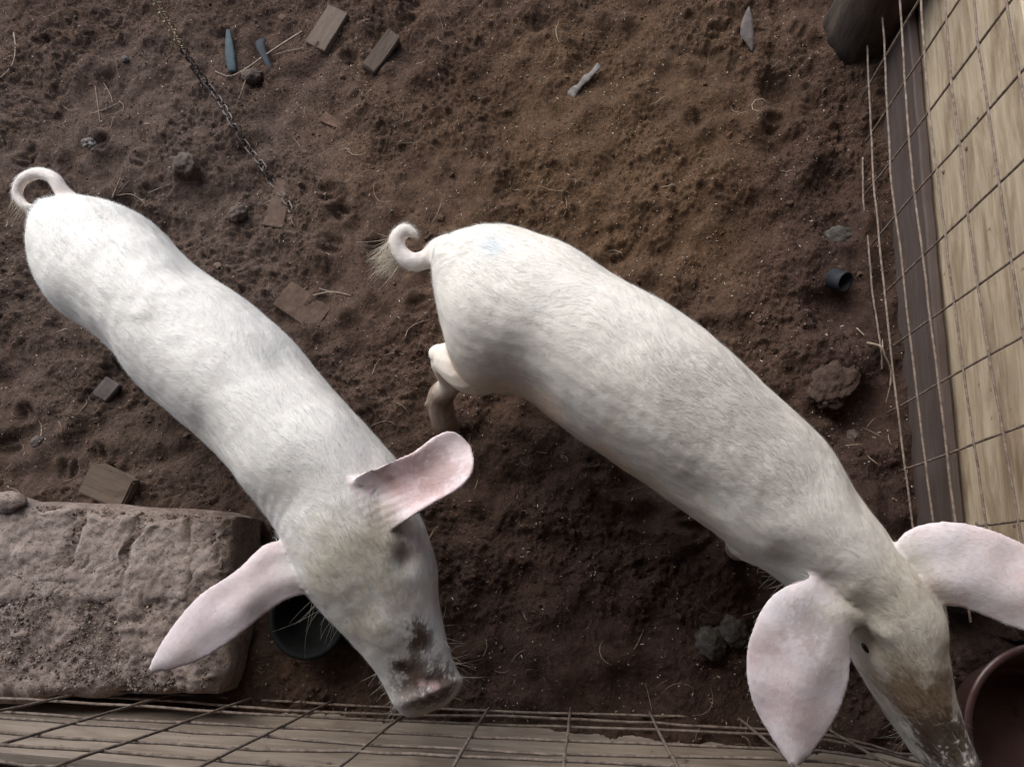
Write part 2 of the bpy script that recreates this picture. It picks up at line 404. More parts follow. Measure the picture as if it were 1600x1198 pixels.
# straw fibres and pale flecks
def strips(n, xlo, xhi, ylo, yhi, llo, lhi, wlo, whi, c_lo, c_hi, lift, curl, seed, dens_seed=None):
    r = np.random.default_rng(seed); x = r.uniform(xlo, xhi, n); y = r.uniform(ylo, yhi, n)
    if dens_seed is not None:
        d = vnoise(np.stack([x, y, x * 0], -1), 4.0, dens_seed); k_ = r.random(n) < np.clip((d - 0.3) * 2, 0.05, 1); x, y = x[k_], y[k_]; n = len(x)
    L = llo * (lhi / llo) ** (r.random(n) ** 2.2); w = r.uniform(wlo, whi, n); a = r.uniform(0, 6.283, n); kap = r.normal(0, curl, n)
    SEG = 5; s = np.linspace(-0.5, 0.5, SEG + 1)
    th = a[:, None] + kap[:, None] * s[None, :]
    px_ = x[:, None] + L[:, None] * s * np.cos(th); py_ = y[:, None] + L[:, None] * s * np.sin(th)
    tilt = r.normal(0, 0.25, n)
    pz = ground_z(px_, py_) + lift + np.clip(tilt[:, None] * L[:, None] * s, -0.002, 0.01)
    nxv, nyv = -np.sin(th), np.cos(th); hw = (w[:, None] * 0.5) * np.array([0.5, 1, 1, 1, 1, 0.4])[None]
    A = np.stack([px_ + nxv * hw, py_ + nyv * hw, pz], -1); B_ = np.stack([px_ - nxv * hw, py_ - nyv * hw, pz], -1)
    T = np.stack([px_, py_, pz + hw * 1.2], -1)
    V = np.stack([A, T, B_], 2).reshape(n, -1, 3); Fq = []
    for i in range(SEG):
        for j in range(2): Fq.append((i * 3 + j, i * 3 + j + 1, i * 3 + 4 + j, i * 3 + 3 + j))
    Fq = np.array(Fq); per = (SEG + 1) * 3
    Fa = (np.arange(n)[:, None, None] * per + Fq[None]).reshape(-1, 4)
    c = np.array(c_lo) + (np.array(c_hi) - np.array(c_lo)) * r.random((n, 1)); c = np.repeat(c, per, 0)
    return V.reshape(-1, 3), Fa, c
sets = [strips(15000, -1.7, 1.2, -0.45, 1.75, 0.005, 0.035, 0.0004, 0.0010, (0.085, 0.056, 0.04), (0.19, 0.13, 0.088), 0.0015, 0.9, 21, 31),
        strips(5200, -1.7, 1.2, -0.45, 1.75, 0.002, 0.008, 0.0008, 0.0024, (0.20, 0.15, 0.11), (0.62, 0.52, 0.42), 0.0012, 0.3, 22),
        strips(750, -1.7, 1.2, -0.45, 1.75, 0.025, 0.09, 0.0008, 0.0018, (0.17, 0.12, 0.08), (0.40, 0.30, 0.21), 0.004, 0.7, 23, 33)]
oV = 0; SV, SF, SC = [], [], []
for v, f, c in sets: SV.append(v); SF.append(f + oV); SC.append(c); oV += len(v)
tag(mesh_obj('straw_litter', np.concatenate(SV), np.concatenate(SF), M['straw'], colors=np.concatenate(SC)), 'fine straw fibres and pale chaff scattered over the soil', 'straw', kind='stuff')

# unseen corrugated cover, added above the camera to block sky light
rx = np.linspace(-3.2, 3.2, 257); ry = np.array([-2.6, -1.2, 0.0, 1.15]); RX, RY = np.meshgrid(rx, ry)
RZ = 2.30 + 0.10 * (RY + 2.6) / 3.75 + 0.012 * np.sin(RX * 2 * math.pi / 0.076)
ri = np.arange(RX.size).reshape(RX.shape); RF = np.stack([ri[:-1, :-1], ri[:-1, 1:], ri[1:, 1:], ri[1:, :-1]], -1).reshape(-1, 4)
M['added_roof'] = basic('added_roof_sheet', (0.10, 0.09, 0.085), (0.24, 0.22, 0.21), 6, 0.6, 0.2, 0.001, metal=0.2)
rf = tag(mesh_obj('added_roof', np.stack([RX, RY, RZ], -1).reshape(-1, 3), RF, M['added_roof']), 'unseen corrugated sheet cover added to shade the near half of the pen', kind='structure')
rf.modifiers.new('thickness', 'SOLIDIFY').thickness = 0.0012

M['added_boards'] = wood_material('added_wall_boards', (0.16, 0.11, 0.075), (0.30, 0.22, 0.15), (0.10, 0.07, 0.05), 0.5)
def added_wall(p0, p1, label):  # unseen walls, added to cut blue sky light and warm the shadows
    d = Vector((p1[0] - p0[0], p1[1] - p0[1], 0)); w = empty('added_wall', (p0[0], p0[1], 0), math.atan2(d.y, d.x)); tag(w, label, kind='structure')
    V = np.array([(x, y, z) for x in (0, d.length) for y in (-0.012, 0.012) for z in (0, 0.222)]); Fb = [(0, 1, 3, 2), (4, 6, 7, 5), (0, 4, 5, 1), (2, 3, 7, 6), (0, 2, 6, 4), (1, 5, 7, 3)]
    b0 = mesh_obj('board', V, Fb, M['added_boards'], w, smooth=False)
    for k_ in range(1, 10):
        o = b0.copy(); COL.objects.link(o); o.location = (0, 0, k_ * 0.229)
    return w
added_wall((-3.2, -2.58), (3.2, -2.58), 'unseen board wall added behind the camera to cut sky light')
added_wall((2.7, -2.5), (2.7, 1.1), 'unseen board wall added beyond the plank wall to cut sky light')

# ------------------------------------------------------------------ timber
def plank_mesh(L, h, t, seed, wob=0.003, seg=48):
    """box L x t x h, origin at the middle of its bottom edge, long axis X, worn edges"""
    r = np.random.default_rng(seed)
    prof = [(-t / 2, 0.003), (-t / 2 + 0.003, 0), (t / 2 - 0.003, 0), (t / 2, 0.003), (t / 2, h - 0.004), (t / 2 - 0.004, h), (-t / 2 + 0.004, h), (-t / 2, h - 0.004)]
    xsn = np.linspace(-L / 2, L / 2, seg + 1); nz = np.convolve(r.normal(0, 1, seg + 9), np.ones(9) / 3, 'valid'); nz2 = np.convolve(r.normal(0, 1, seg + 9), np.ones(9) / 3, 'valid')
    V = []
    for i, x in enumerate(xsn):
        for (y, z) in prof:
            V.append((x, y + (0.4 * wob * nz2[i]), z + (wob * nz[i] * 0.8 if z > h / 2 else wob * nz2[i] * 0.5)))
    Fs = []; k_ = len(prof)
    for i in range(seg):
        for j in range(k_):
            j2 = (j + 1) % k_; Fs.append((i * k_ + j, (i + 1) * k_ + j, (i + 1) * k_ + j2, i * k_ + j2))
    Fs.append(tuple(range(k_))); Fs.append(tuple(seg * k_ + j for j in reversed(range(k_))))
    return np.array(V), Fs

def plank(name, p0, p1, z0, h, t, mat, seed, lean=0.0, parent=None, wob=0.003):
    p0 = np.array(p0); p1 = np.array(p1); d = p1 - p0; L = float(np.hypot(*d[:2])); a = math.atan2(d[1], d[0])
    V, Fs = plank_mesh(L, h, t, seed, wob)
    o = mesh_obj(name, V, Fs, mat, parent, smooth=False)
    m_ = Matrix.Translation(((p0[0] + p1[0]) / 2, (p0[1] + p1[1]) / 2, z0)) @ Matrix.Rotation(a, 4, 'Z') @ Matrix.Rotation(lean, 4, 'X')
    o.matrix_basis = m_ if parent is None else Matrix.Translation(-Vector(parent.location)) @ m_
    return o

def bx(y): return 0.729 + 0.068 * (y - 0.3)          # the wall line on the right
Y0, Y1 = 0.0, 1.62
tag(plank('base_board', (bx(Y0) + 0.010, Y0 + 0.0, 0), (bx(Y1) + 0.010, Y1, 0), -0.04, 0.188, 0.022, M['base_board'], 11),
    'dark purplish brown base board standing in the soil at the foot of the plank wall', 'board')
wall = empty('plank_wall', (bx(0.8) + 0.04, 0.8, 0.0)); bpy.context.view_layer.update()
tag(wall, 'wall of pale weathered planks behind the upright wire mesh on the right', 'wall')
for i, (z0, h, off) in enumerate([(0.12, 0.208, 0.034), (0.343, 0.195, 0.012), (0.548, 0.21, 0.036)]):
    plank('plank', (bx(Y0) + off, Y0 - 0.02 * i, 0), (bx(Y1) + off, Y1, 0), z0, h, 0.016, M['plank'], 20 + i, 0.0, wall)
def nail(parent, p, axis):
    V, Fs, _t = tube_data(np.array([np.array(p) - np.array(axis) * 0.004, np.array(p) + np.array(axis) * 0.0012]), 0.0042, 8)
    return mesh_obj('nail', V - np.array(parent.location)[None], Fs, M['wire'], parent, smooth=False)
for yy in (0.12, 0.86, 1.44):
    for zz, off in ((0.17, 0.026), (0.29, 0.026), (0.38, 0.004), (0.50, 0.004)):
        nail(wall, (bx(yy) + off + 0.0005, yy + random.uniform(-.012, .012), zz + random.uniform(-.015, .015)), (-1, 0, 0))
for yy in (0.12, 0.86, 1.52):
    V, Fs = plank_mesh(0.80, 0.06, 0.05, 31, 0.001, 4)
    o = mesh_obj('stud', V, Fs, M['plank'], wall, smooth=False)
    m_ = Matrix.Translation((bx(yy) + 0.072, yy, 0.36)) @ Matrix.Rotation(math.radians(90), 4, 'Y') @ Matrix.Rotation(math.radians(90), 4, 'X')
    o.matrix_basis = Matrix.Translation(-Vector(wall.location)) @ m_
def by(x): return -0.262 - 0.050 * (x + 0.2)         # the kerb line at the bottom
tag(plank('kerb_plank', (-1.75, by(-1.75) - 0.012, 0), (0.70, by(0.70) - 0.012, 0), -0.02, 0.235, 0.024, M['kerb'], 41, math.radians(17)),
    'dusty brown plank standing on edge along the bottom wire mesh', 'plank')

# ------------------------------------------------------------------ wire mesh
def wire_pts(a, b, wob, seed, n=26):
    r = np.random.default_rng(seed); t = np.linspace(0, 1, n)[:, None]
    P = np.array(a)[None] * (1 - t) + np.array(b)[None] * t
    for ax in range(3):
        w = np.convolve(r.normal(0, 1, n + 8), np.ones(9) / 9, 'valid'); P[:, ax] += w * wob
    return P
fence_r = tag(empty('wire_fence', (0.70, 0.6, 0.0)), 'upright rusty wire mesh in front of the plank wall on the right', 'fence', 'rusty wire mesh fences of the pen')
fence_b = tag(empty('wire_fence', (-0.4, -0.23, 0.0)), 'rusty wire mesh along the bottom edge beside the stone block', 'fence', 'rusty wire mesh fences of the pen')
bpy.context.view_layer.update()
def wire(fence, P, r=0.0024):
    o = tube_obj('wire', P - np.array(fence.location)[None], r, M['wire'], fence, 6); return o
def mx(y, z): return float(np.interp(y, [-.1, .15, .5, .9, 1.3, 1.7], [.676, .679, .688, .702, .738, .772])) + 0.015 * z
zr = [-0.005, 0.055, 0.145, 0.235, 0.325, 0.415, 0.508, 0.60, 0.69, 0.78]
for i, z in enumerate(zr):
    ya = 0.48 if i == 0 else -0.05; yb = 1.02 if i == 0 else 1.62
    P = wire_pts((0, ya, z), (0, yb, z), 0.004, 100 + i, 40)
    P[:, 0] += [mx(y, z) for y in P[:, 1]]; wire(fence_r, P)
for i in range(13):
    y = -0.02 + i * 0.134
    P = wire_pts((0, y, -0.02 + 0.05 * random.random()), (0, y + 0.012 * random.uniform(-1, 1), 0.80), 0.003, 200 + i, 16)
    P[:, 0] += [mx(y, z) + 0.0045 for z in P[:, 2]]; wire(fence_r, P)
def my(x): return -0.228 - 0.032 * (x + 0.4) + 0.004 * np.sin(x * 4) - 0.035 * np.clip((x - 0.35) / 0.25, 0, 1) ** 2
for i, z in enumerate([0.0, 0.075, 0.15, 0.27, 0.345, 0.43, 0.52, 0.60, 0.69, 0.78]):
    P = wire_pts((-1.75, 0, z + 0.01), (0.69, 0, z - 0.005), 0.006, 300 + i, 50)
    P[:, 1] += [my(x) for x in P[:, 0]]; P[:, 1] += -0.012 * P[:, 2]; wire(fence_b, P, 0.0026)
for i in range(15):
    x = -1.70 + i * 0.168 + random.uniform(-0.01, 0.01)
    P = wire_pts((x, 0, -0.02), (x + random.uniform(-0.015, 0.015), 0, 0.80), 0.004, 400 + i, 16)
    P[:, 1] += my(x) - 0.012 * P[:, 2] + 0.005; wire(fence_b, P, 0.0026)

# ------------------------------------------------------------------ stone block, bottom left
def lump_mesh(rx, ry, rz, seed, sub=3, amp=0.25, freq=1.6, flat=0.0):
    bm = bmesh.new(); bmesh.ops.create_icosphere(bm, subdivisions=sub, radius=1.0)
    off = Vector((seed * 3.7, seed * 1.3, seed * 7.1))
    for v in bm.verts:
        d = v.co.normalized()
        k_ = 1 + amp * mnoise.fractal(d * freq + off, 1.05, 2.0, 3)
        p = d * k_; v.co = Vector((p.x * rx, p.y * ry, max(p.z, -1 + flat) * rz))
    return bm

def grid_block(name, corners_top, z_top, z_bot, mat, parent, seed, res=0.008, rough=0.006, round_=0.02, grooves=None):
    """a rough block: its top is a quad (four world points, counter-clockwise), worn round at the rim, sides run down to z_bot"""
    c = [np.array(p[:2]) for p in corners_top]
    nu = max(6, int(np.linalg.norm(c[1] - c[0]) / res)); nv = max(6, int(np.linalg.norm(c[3] - c[0]) / res))
    us = np.concatenate([[0, 0, 0], np.linspace(0, 1, nu), [1, 1, 1]]); vs_ = np.concatenate([[0, 0, 0], np.linspace(0, 1, nv), [1, 1, 1]])
    dn = np.concatenate([[2, 1, 0.12], np.zeros(nu), [0.12, 1, 2]]); dv = np.concatenate([[2, 1, 0.12], np.zeros(nv), [0.12, 1, 2]])
    U, Vv = np.meshgrid(us, vs_); D = np.maximum(np.meshgrid(dn, dv)[0], np.meshgrid(dn, dv)[1])
    P = ((1 - U) * (1 - Vv))[..., None] * c[0] + (U * (1 - Vv))[..., None] * c[1] + (U * Vv)[..., None] * c[2] + ((1 - U) * Vv)[..., None] * c[3]
    lu = np.linalg.norm(c[1] - c[0]); lv = np.linalg.norm(c[3] - c[0])
    e = np.minimum(np.minimum(U, 1 - U) * lu, np.minimum(Vv, 1 - Vv) * lv)
    P3 = np.stack([P[..., 0], P[..., 1], np.zeros_like(U)], -1).reshape(-1, 3)
    nz = (vnoise(P3, 9, seed) - 0.5) * 2.2 + (vnoise(P3, 26, seed + 1) - 0.5) * 1.3 + (vnoise(P3, 70, seed + 2) - 0.5) * 1.0 + (vnoise(P3, 150, seed + 3) - 0.5) * 0.7
    nz = nz.reshape(U.shape)
    Z = z_top + rough * nz - round_ * np.clip(1 - e / (round_ * 1.6), 0, 1) ** 2
    if grooves: Z -= grooves(P3[:, 0], P3[:, 1]).reshape(U.shape)
    hgt = z_top - z_bot
    Z = np.where(D > 1.5, z_bot, np.where(D > 0.5, z_top - 0.5 * hgt, np.where(D > 0, z_top - round_ * 1.6, Z)))
    ctr = np.mean(c, 0)
    jn = (vnoise(P3 + np.stack([P3[:, 0] * 0, P3[:, 0] * 0, Z.ravel()], -1), 14, seed + 5) - 0.5).reshape(U.shape)
    outw = P - ctr; outw /= np.linalg.norm(outw, axis=-1, keepdims=True) + 1e-9
    rimw = np.clip(1 - e / 0.03, 0, 1)
    P = P + outw * (rimw * (jn * 0.045 + np.where(D > 0, 0.006, 0)))[..., None]
    idx_ = np.arange(U.size).reshape(U.shape)
    Fq = np.stack([idx_[:-1, :-1], idx_[:-1, 1:], idx_[1:, 1:], idx_[1:, :-1]], -1).reshape(-1, 4)
    return mesh_obj(name, np.concatenate([P, Z[..., None]], -1).reshape(-1, 3), Fq, mat, parent)

ZS = 0.14
block = tag(empty('stone_block', (0, 0, 0)), 'big worn grey stone and mortar block at the left beside the bottom wire mesh', 'stone block')
quad = [at(-330, 1084, ZS), at(325, 1086, ZS), at(368, 803, ZS), at(-330, 752, ZS)]
grid_block('mortar_bed', quad, ZS - 0.007, -0.05, M['stone'], block, 51, 0.005, 0.010, 0.018)
for i, q in enumerate([[(-10, 930), (88, 925), (108, 800), (0, 778)], [(112, 926), (188, 928), (209, 806), (132, 798)], [(192, 938), (286, 930), (291, 809), (219, 805)],
                       [(289, 900), (338, 900), (355, 812), (296, 810)]]):
    grid_block('stone', [at(x, y, ZS) for x, y in q], ZS + [0.002, -0.001, 0.002, 0.000][i], ZS - 0.03, M['stone_face'], block, 60 + 7 * i, 0.0045, 0.007, 0.008)
def crumbs_on(n_, quad_px, z, seed, rmax=0.0034):
    r = np.random.default_rng(seed); a, b, c, d = [at(x, y, z) for x, y in quad_px]; u, v = r.random((2, n_, 1))
    P = (1 - u) * (1 - v) * a + u * (1 - v) * b + u * v * c + (1 - u) * v * d
    kp = vnoise(P, 14, seed) + 0.3 * r.random(n_) > 0.52; P = P[kp]; n_ = len(P)
    rr = np.clip(0.0010 * r.pareto(2.2, n_) + 0.0010, 0, rmax)
    V = (P[:, None] + rr[:, None, None] * ICO[None] * r.uniform(0.7, 1.25, (n_, 12, 1)) * r.uniform(0.7, 1.3, (n_, 1, 3)))
    col = np.array([0.20, 0.147, 0.12]) * r.uniform(0.7, 1.25, (n_, 1)); pale = r.random(n_) < 0.05; col[pale] = (0.42, 0.35, 0.28)
    return V.reshape(-1, 3), (np.arange(n_)[:, None, None] * 12 + ICF[None]).reshape(-1, 3), np.repeat(col, 12, 0)
v_, f_, c_ = crumbs_on(6500, [(-20, 1080), (322, 1080), (362, 808), (-20, 785)], ZS - 0.006, 71)
mesh_obj('dirt_crumbs', v_, f_, M['crumb'], block, smooth=False, colors=c_)['kind'] = 'stuff'
bm = lump_mesh(0.045, 0.022, 0.02, 5); o = bm_obj('stone', bm, M['stone_face'], block); o.location = at(8, 783, ZS + 0.012); 

# ------------------------------------------------------------------ pigs
def rings(st, sub, seg, pow_=0.92):
    rows = []
    for s in st:
        L = at(s[0], s[1], s[4]); R = at(s[2], s[3], s[4]); rows.append(np.concatenate([L[:2], R[:2], s[4:7]]))
    rows = crom(rows, sub) if sub > 1 else np.array(rows); n = len(rows)
    C = (rows[:, 0:2] + rows[:, 2:4]) / 2; Hh = (rows[:, 2:4] - rows[:, 0:2]) / 2
    th = np.arange(seg) * 2 * math.pi / seg; cs, sn = np.cos(th), np.sin(th)
    cs = np.sign(cs) * np.abs(cs) ** pow_; sn = np.sign(sn) * np.abs(sn) ** pow_
    V = np.zeros((n, seg, 3))
    V[:, :, 0] = C[:, None, 0] + Hh[:, None, 0] * cs; V[:, :, 1] = C[:, None, 1] + Hh[:, None, 1] * cs
    up = (rows[:, 5] - rows[:, 4])[:, None]; dn = (rows[:, 4] - rows[:, 6])[:, None]
    V[:, :, 2] = rows[:, 4][:, None] + np.where(sn >= 0, up * sn, dn * sn)
    return rows, C, V

def ring_loft(st, rump_px, axis_px, sub=4, seg=36):
    """stations: (Lx, Ly, Rx, Ry, z_wide, z_top, z_bot), the measured outline of the animal; widths are solved so that
    the solid body (its high back included) has that outline, then the sections are joined to one skin"""
    st = [list(map(float, q)) for q in st]; tgt = [list(q) for q in st]; ax = np.array(axis_px, dtype=float); ax /= np.linalg.norm(ax); ax *= -1
    shift = 0.0; n_sh = 6
    for it in range(14):
        rows, C, V = rings(st, 1, 48); PX = to_px(V)
        for i, (q, t) in enumerate(zip(st, tgt)):
            tl, tr = np.array(t[0:2]), np.array(t[2:4]); e = (tr - tl); e /= np.linalg.norm(e)
            pr = PX[i] @ e; dl = tl @ e - pr.min(); dr = tr @ e - pr.max()
            q[0] += e[0] * dl * 0.7; q[1] += e[1] * dl * 0.7; q[2] += e[0] * dr * 0.7; q[3] += e[1] * dr * 0.7
        if rump_px is not None:
            err = (PX[:n_sh].reshape(-1, 2) @ ax).max() - np.array(rump_px, dtype=float) @ ax
            for i in range(n_sh):
                w = 0.6 * err * (1 - i / n_sh)
                for k_ in (0, 2): st[i][k_] -= ax[0] * w; st[i][k_ + 1] -= ax[1] * w; tgt[i][k_] -= ax[0] * w; tgt[i][k_ + 1] -= ax[1] * w
    rows, C, V = rings(st, sub, seg); n = len(rows)
    Fs = []
    for i in range(n - 1):
        for j in range(seg):
            k_ = (j + 1) % seg; Fs.append((i * seg + j, i * seg + k_, (i + 1) * seg + k_, (i + 1) * seg + j))
    ctr = np.column_stack([C, (rows[:, 5] + rows[:, 6]) / 2])
    T = np.gradient(ctr, axis=0); T /= np.linalg.norm(T, axis=1)[:, None]
    Vl = list(V.reshape(-1, 3)); a = len(Vl); Vl.append(ctr[0]); b = len(Vl); Vl.append(ctr[-1])
    for j in range(seg):
        k_ = (j + 1) % seg; Fs.append((a, k_, j)); Fs.append((b, (n - 1) * seg + j, (n - 1) * seg + k_))
    dirs = np.concatenate([np.repeat(-T, seg, 0), [-T[0]], [-T[-1]]])
    return np.array(Vl), Fs, dirs

def ear_data(edge_a, edge_b, cup, thick=0.0105, n=22, m=13, tip_cup=0.3):
    """edge_a / edge_b: outline from the root to the tip as (px, py, z); cup > 0 lifts the rim, < 0 the middle"""
    A = crom([at(*p) for p in edge_a], 8); B = crom([at(*p) for p in edge_b], 8)
    def res(P):
        d = np.concatenate([[0], np.cumsum(np.linalg.norm(np.diff(P, axis=0), axis=1))]); d /= d[-1]
        t = np.linspace(0, 1, n); return np.stack([np.interp(t, d, P[:, i]) for i in range(3)], -1)
    A, B = res(A), res(B); v = np.linspace(0, 1, m)
    S_ = A[:, None, :] * (1 - v)[None, :, None] + B[:, None, :] * v[None, :, None]
    prof = 1 - (2 * v - 1) ** 2
    u = np.linspace(0, 1, n); S_[:, :, 2] -= cup * prof[None] * (1 - (1 - tip_cup) * u[:, None]) * np.clip(u * 3, 0.15, 1)[:, None]
    q = S_.reshape(-1, 3); wv = ((vnoise(q, 22, 5) - 0.5) * 0.010 + (vnoise(q, 60, 6) - 0.5) * 0.0012).reshape(n, m)
    S_[:, :, 2] += wv * np.clip(u * 4, 0, 1)[:, None]                       # soft waves of the flap
    S_[:, :, 2] += 0.0025 * np.sin(v * 11.0 + 1.5 * u[:, None]) * (1 - u[:, None])   # ribs running out from the root
    du = np.gradient(S_, axis=0); dv_ = np.gradient(S_, axis=1); N = np.cross(du, dv_); N /= np.linalg.norm(N, axis=-1, keepdims=True) + 1e-12
    tk = thick * (0.62 + 0.5 * prof[None, :, None] * (1 - 0.45 * u[:, None, None])) * (1 + 2.2 * np.clip(1 - u * 3.2, 0, 1)[:, None, None] ** 2)
    top = (S_ + N * tk / 2).reshape(-1, 3); bot = (S_ - N * tk / 2).reshape(-1, 3)
    idx_ = np.arange(n * m).reshape(n, m); Fs = []
    for i in range(n - 1):
        for j in range(m - 1):
            q = (idx_[i, j], idx_[i, j + 1], idx_[i + 1, j + 1], idx_[i + 1, j]); Fs.append(q); Fs.append(tuple(x + n * m for x in reversed(q)))
    loop = list(idx_[0, :]) + list(idx_[1:, -1]) + list(idx_[-1, -2::-1]) + list(idx_[-2:0:-1, 0])
    for a, b in zip(loop, loop[1:] + loop[:1]): Fs.append((b, a, a + n * m, b + n * m))
    d = du / (np.linalg.norm(du, axis=-1, keepdims=True) + 1e-12); d = d.reshape(-1, 3)
    return np.concatenate([top, bot]), Fs, np.concatenate([d, d])

def skin_material():
    m, nt, b = new_mat('pig_skin')
    a = nt.nodes.new('ShaderNodeAttribute'); a.attribute_name = 'tint'
    co = _coord(nt)
    v = _ramp(nt, _noise(nt, co, 120, 8, 0.7), [(0.3, (0.90, 0.88, 0.86)), (0.7, (1.04, 1.04, 1.04))])
    nt.links.new(_mix(nt, a.outputs['Color'], v, 1.0, 'MULTIPLY'), b.inputs['Base Color'])
    b.inputs['Roughness'].default_value = 0.62; b.inputs['Specular IOR Level'].default_value = 0.3
    b.inputs['Subsurface Weight'].default_value = 0.0; b.inputs['Subsurface Radius'].default_value = (0.012, 0.005, 0.003); b.inputs['Subsurface Scale'].default_value = 1.0
    n1 = _bump(nt, b, _noise(nt, co, 60, 6, 0.6), 0.25, 0.004)
    _bump(nt, b, _noise(nt, co, 500, 4, 0.7), 0.35, 0.0008, n1)
    return m
def hair_material():
    m, nt, b = new_mat('pig_hair')
    a = nt.nodes.new('ShaderNodeAttribute'); a.attribute_name = 'tint'
    nt.links.new(a.outputs['Color'], b.inputs['Base Color'])
    b.inputs['Roughness'].default_value = 0.5; b.inputs['Specular IOR Level'].default_value = 0.35
    tr = nt.nodes.new('ShaderNodeBsdfTranslucent'); nt.links.new(a.outputs['Color'], tr.inputs[0])
    mx_ = nt.nodes.new('ShaderNodeMixShader'); mx_.inputs[0].default_value = 0.35
    nt.links.new(b.outputs[0], mx_.inputs[1]); nt.links.new(tr.outputs[0], mx_.inputs[2])
    nt.links.new(mx_.outputs[0], nt.nodes['Material Output'].inputs[0])
    return m
M['skin'] = skin_material(); M['hair'] = hair_material()

def hair_mesh(roots, norms, dirs, length, width, colors, lift, seed, bend=0.35):
    r = np.random.default_rng(seed); n = len(roots)
    d = dirs - (dirs * norms).sum(1)[:, None] * norms; d /= np.linalg.norm(d, axis=1)[:, None] + 1e-9
    side = np.cross(norms, d)
    a = (vnoise(roots, 9, seed) - 0.5) * 0.9 + (vnoise(roots, 45, seed + 3) - 0.5) * 0.7 + r.normal(0, 0.14, n)
    d = d * np.cos(a)[:, None] + side * np.sin(a)[:, None]; side = np.cross(norms, d)
    L = length[:, None]; lf = lift[:, None]
    p0 = roots - norms * 0.0008
    p1 = roots + d * L * 0.5 + norms * L * 0.5 * lf
    p2 = roots + d * L * 0.98 + norms * L * (lf * (1 - bend) * 0.9) + side * L * r.normal(0, 0.10, n)[:, None]
    w = (width * 0.5)[:, None]
    V = np.stack([p0 + side * w, p0 - side * w, p1 + side * w * 0.85, p1 - side * w * 0.85, p2], 1).reshape(-1, 3)
    i = np.arange(n)[:, None] * 5
    F_ = np.concatenate([i + [0, 1, 3], i + [0, 3, 2], i + [2, 3, 4]], 1).reshape(-1, 3)
    return V, F_, np.repeat(colors, 5, 0)

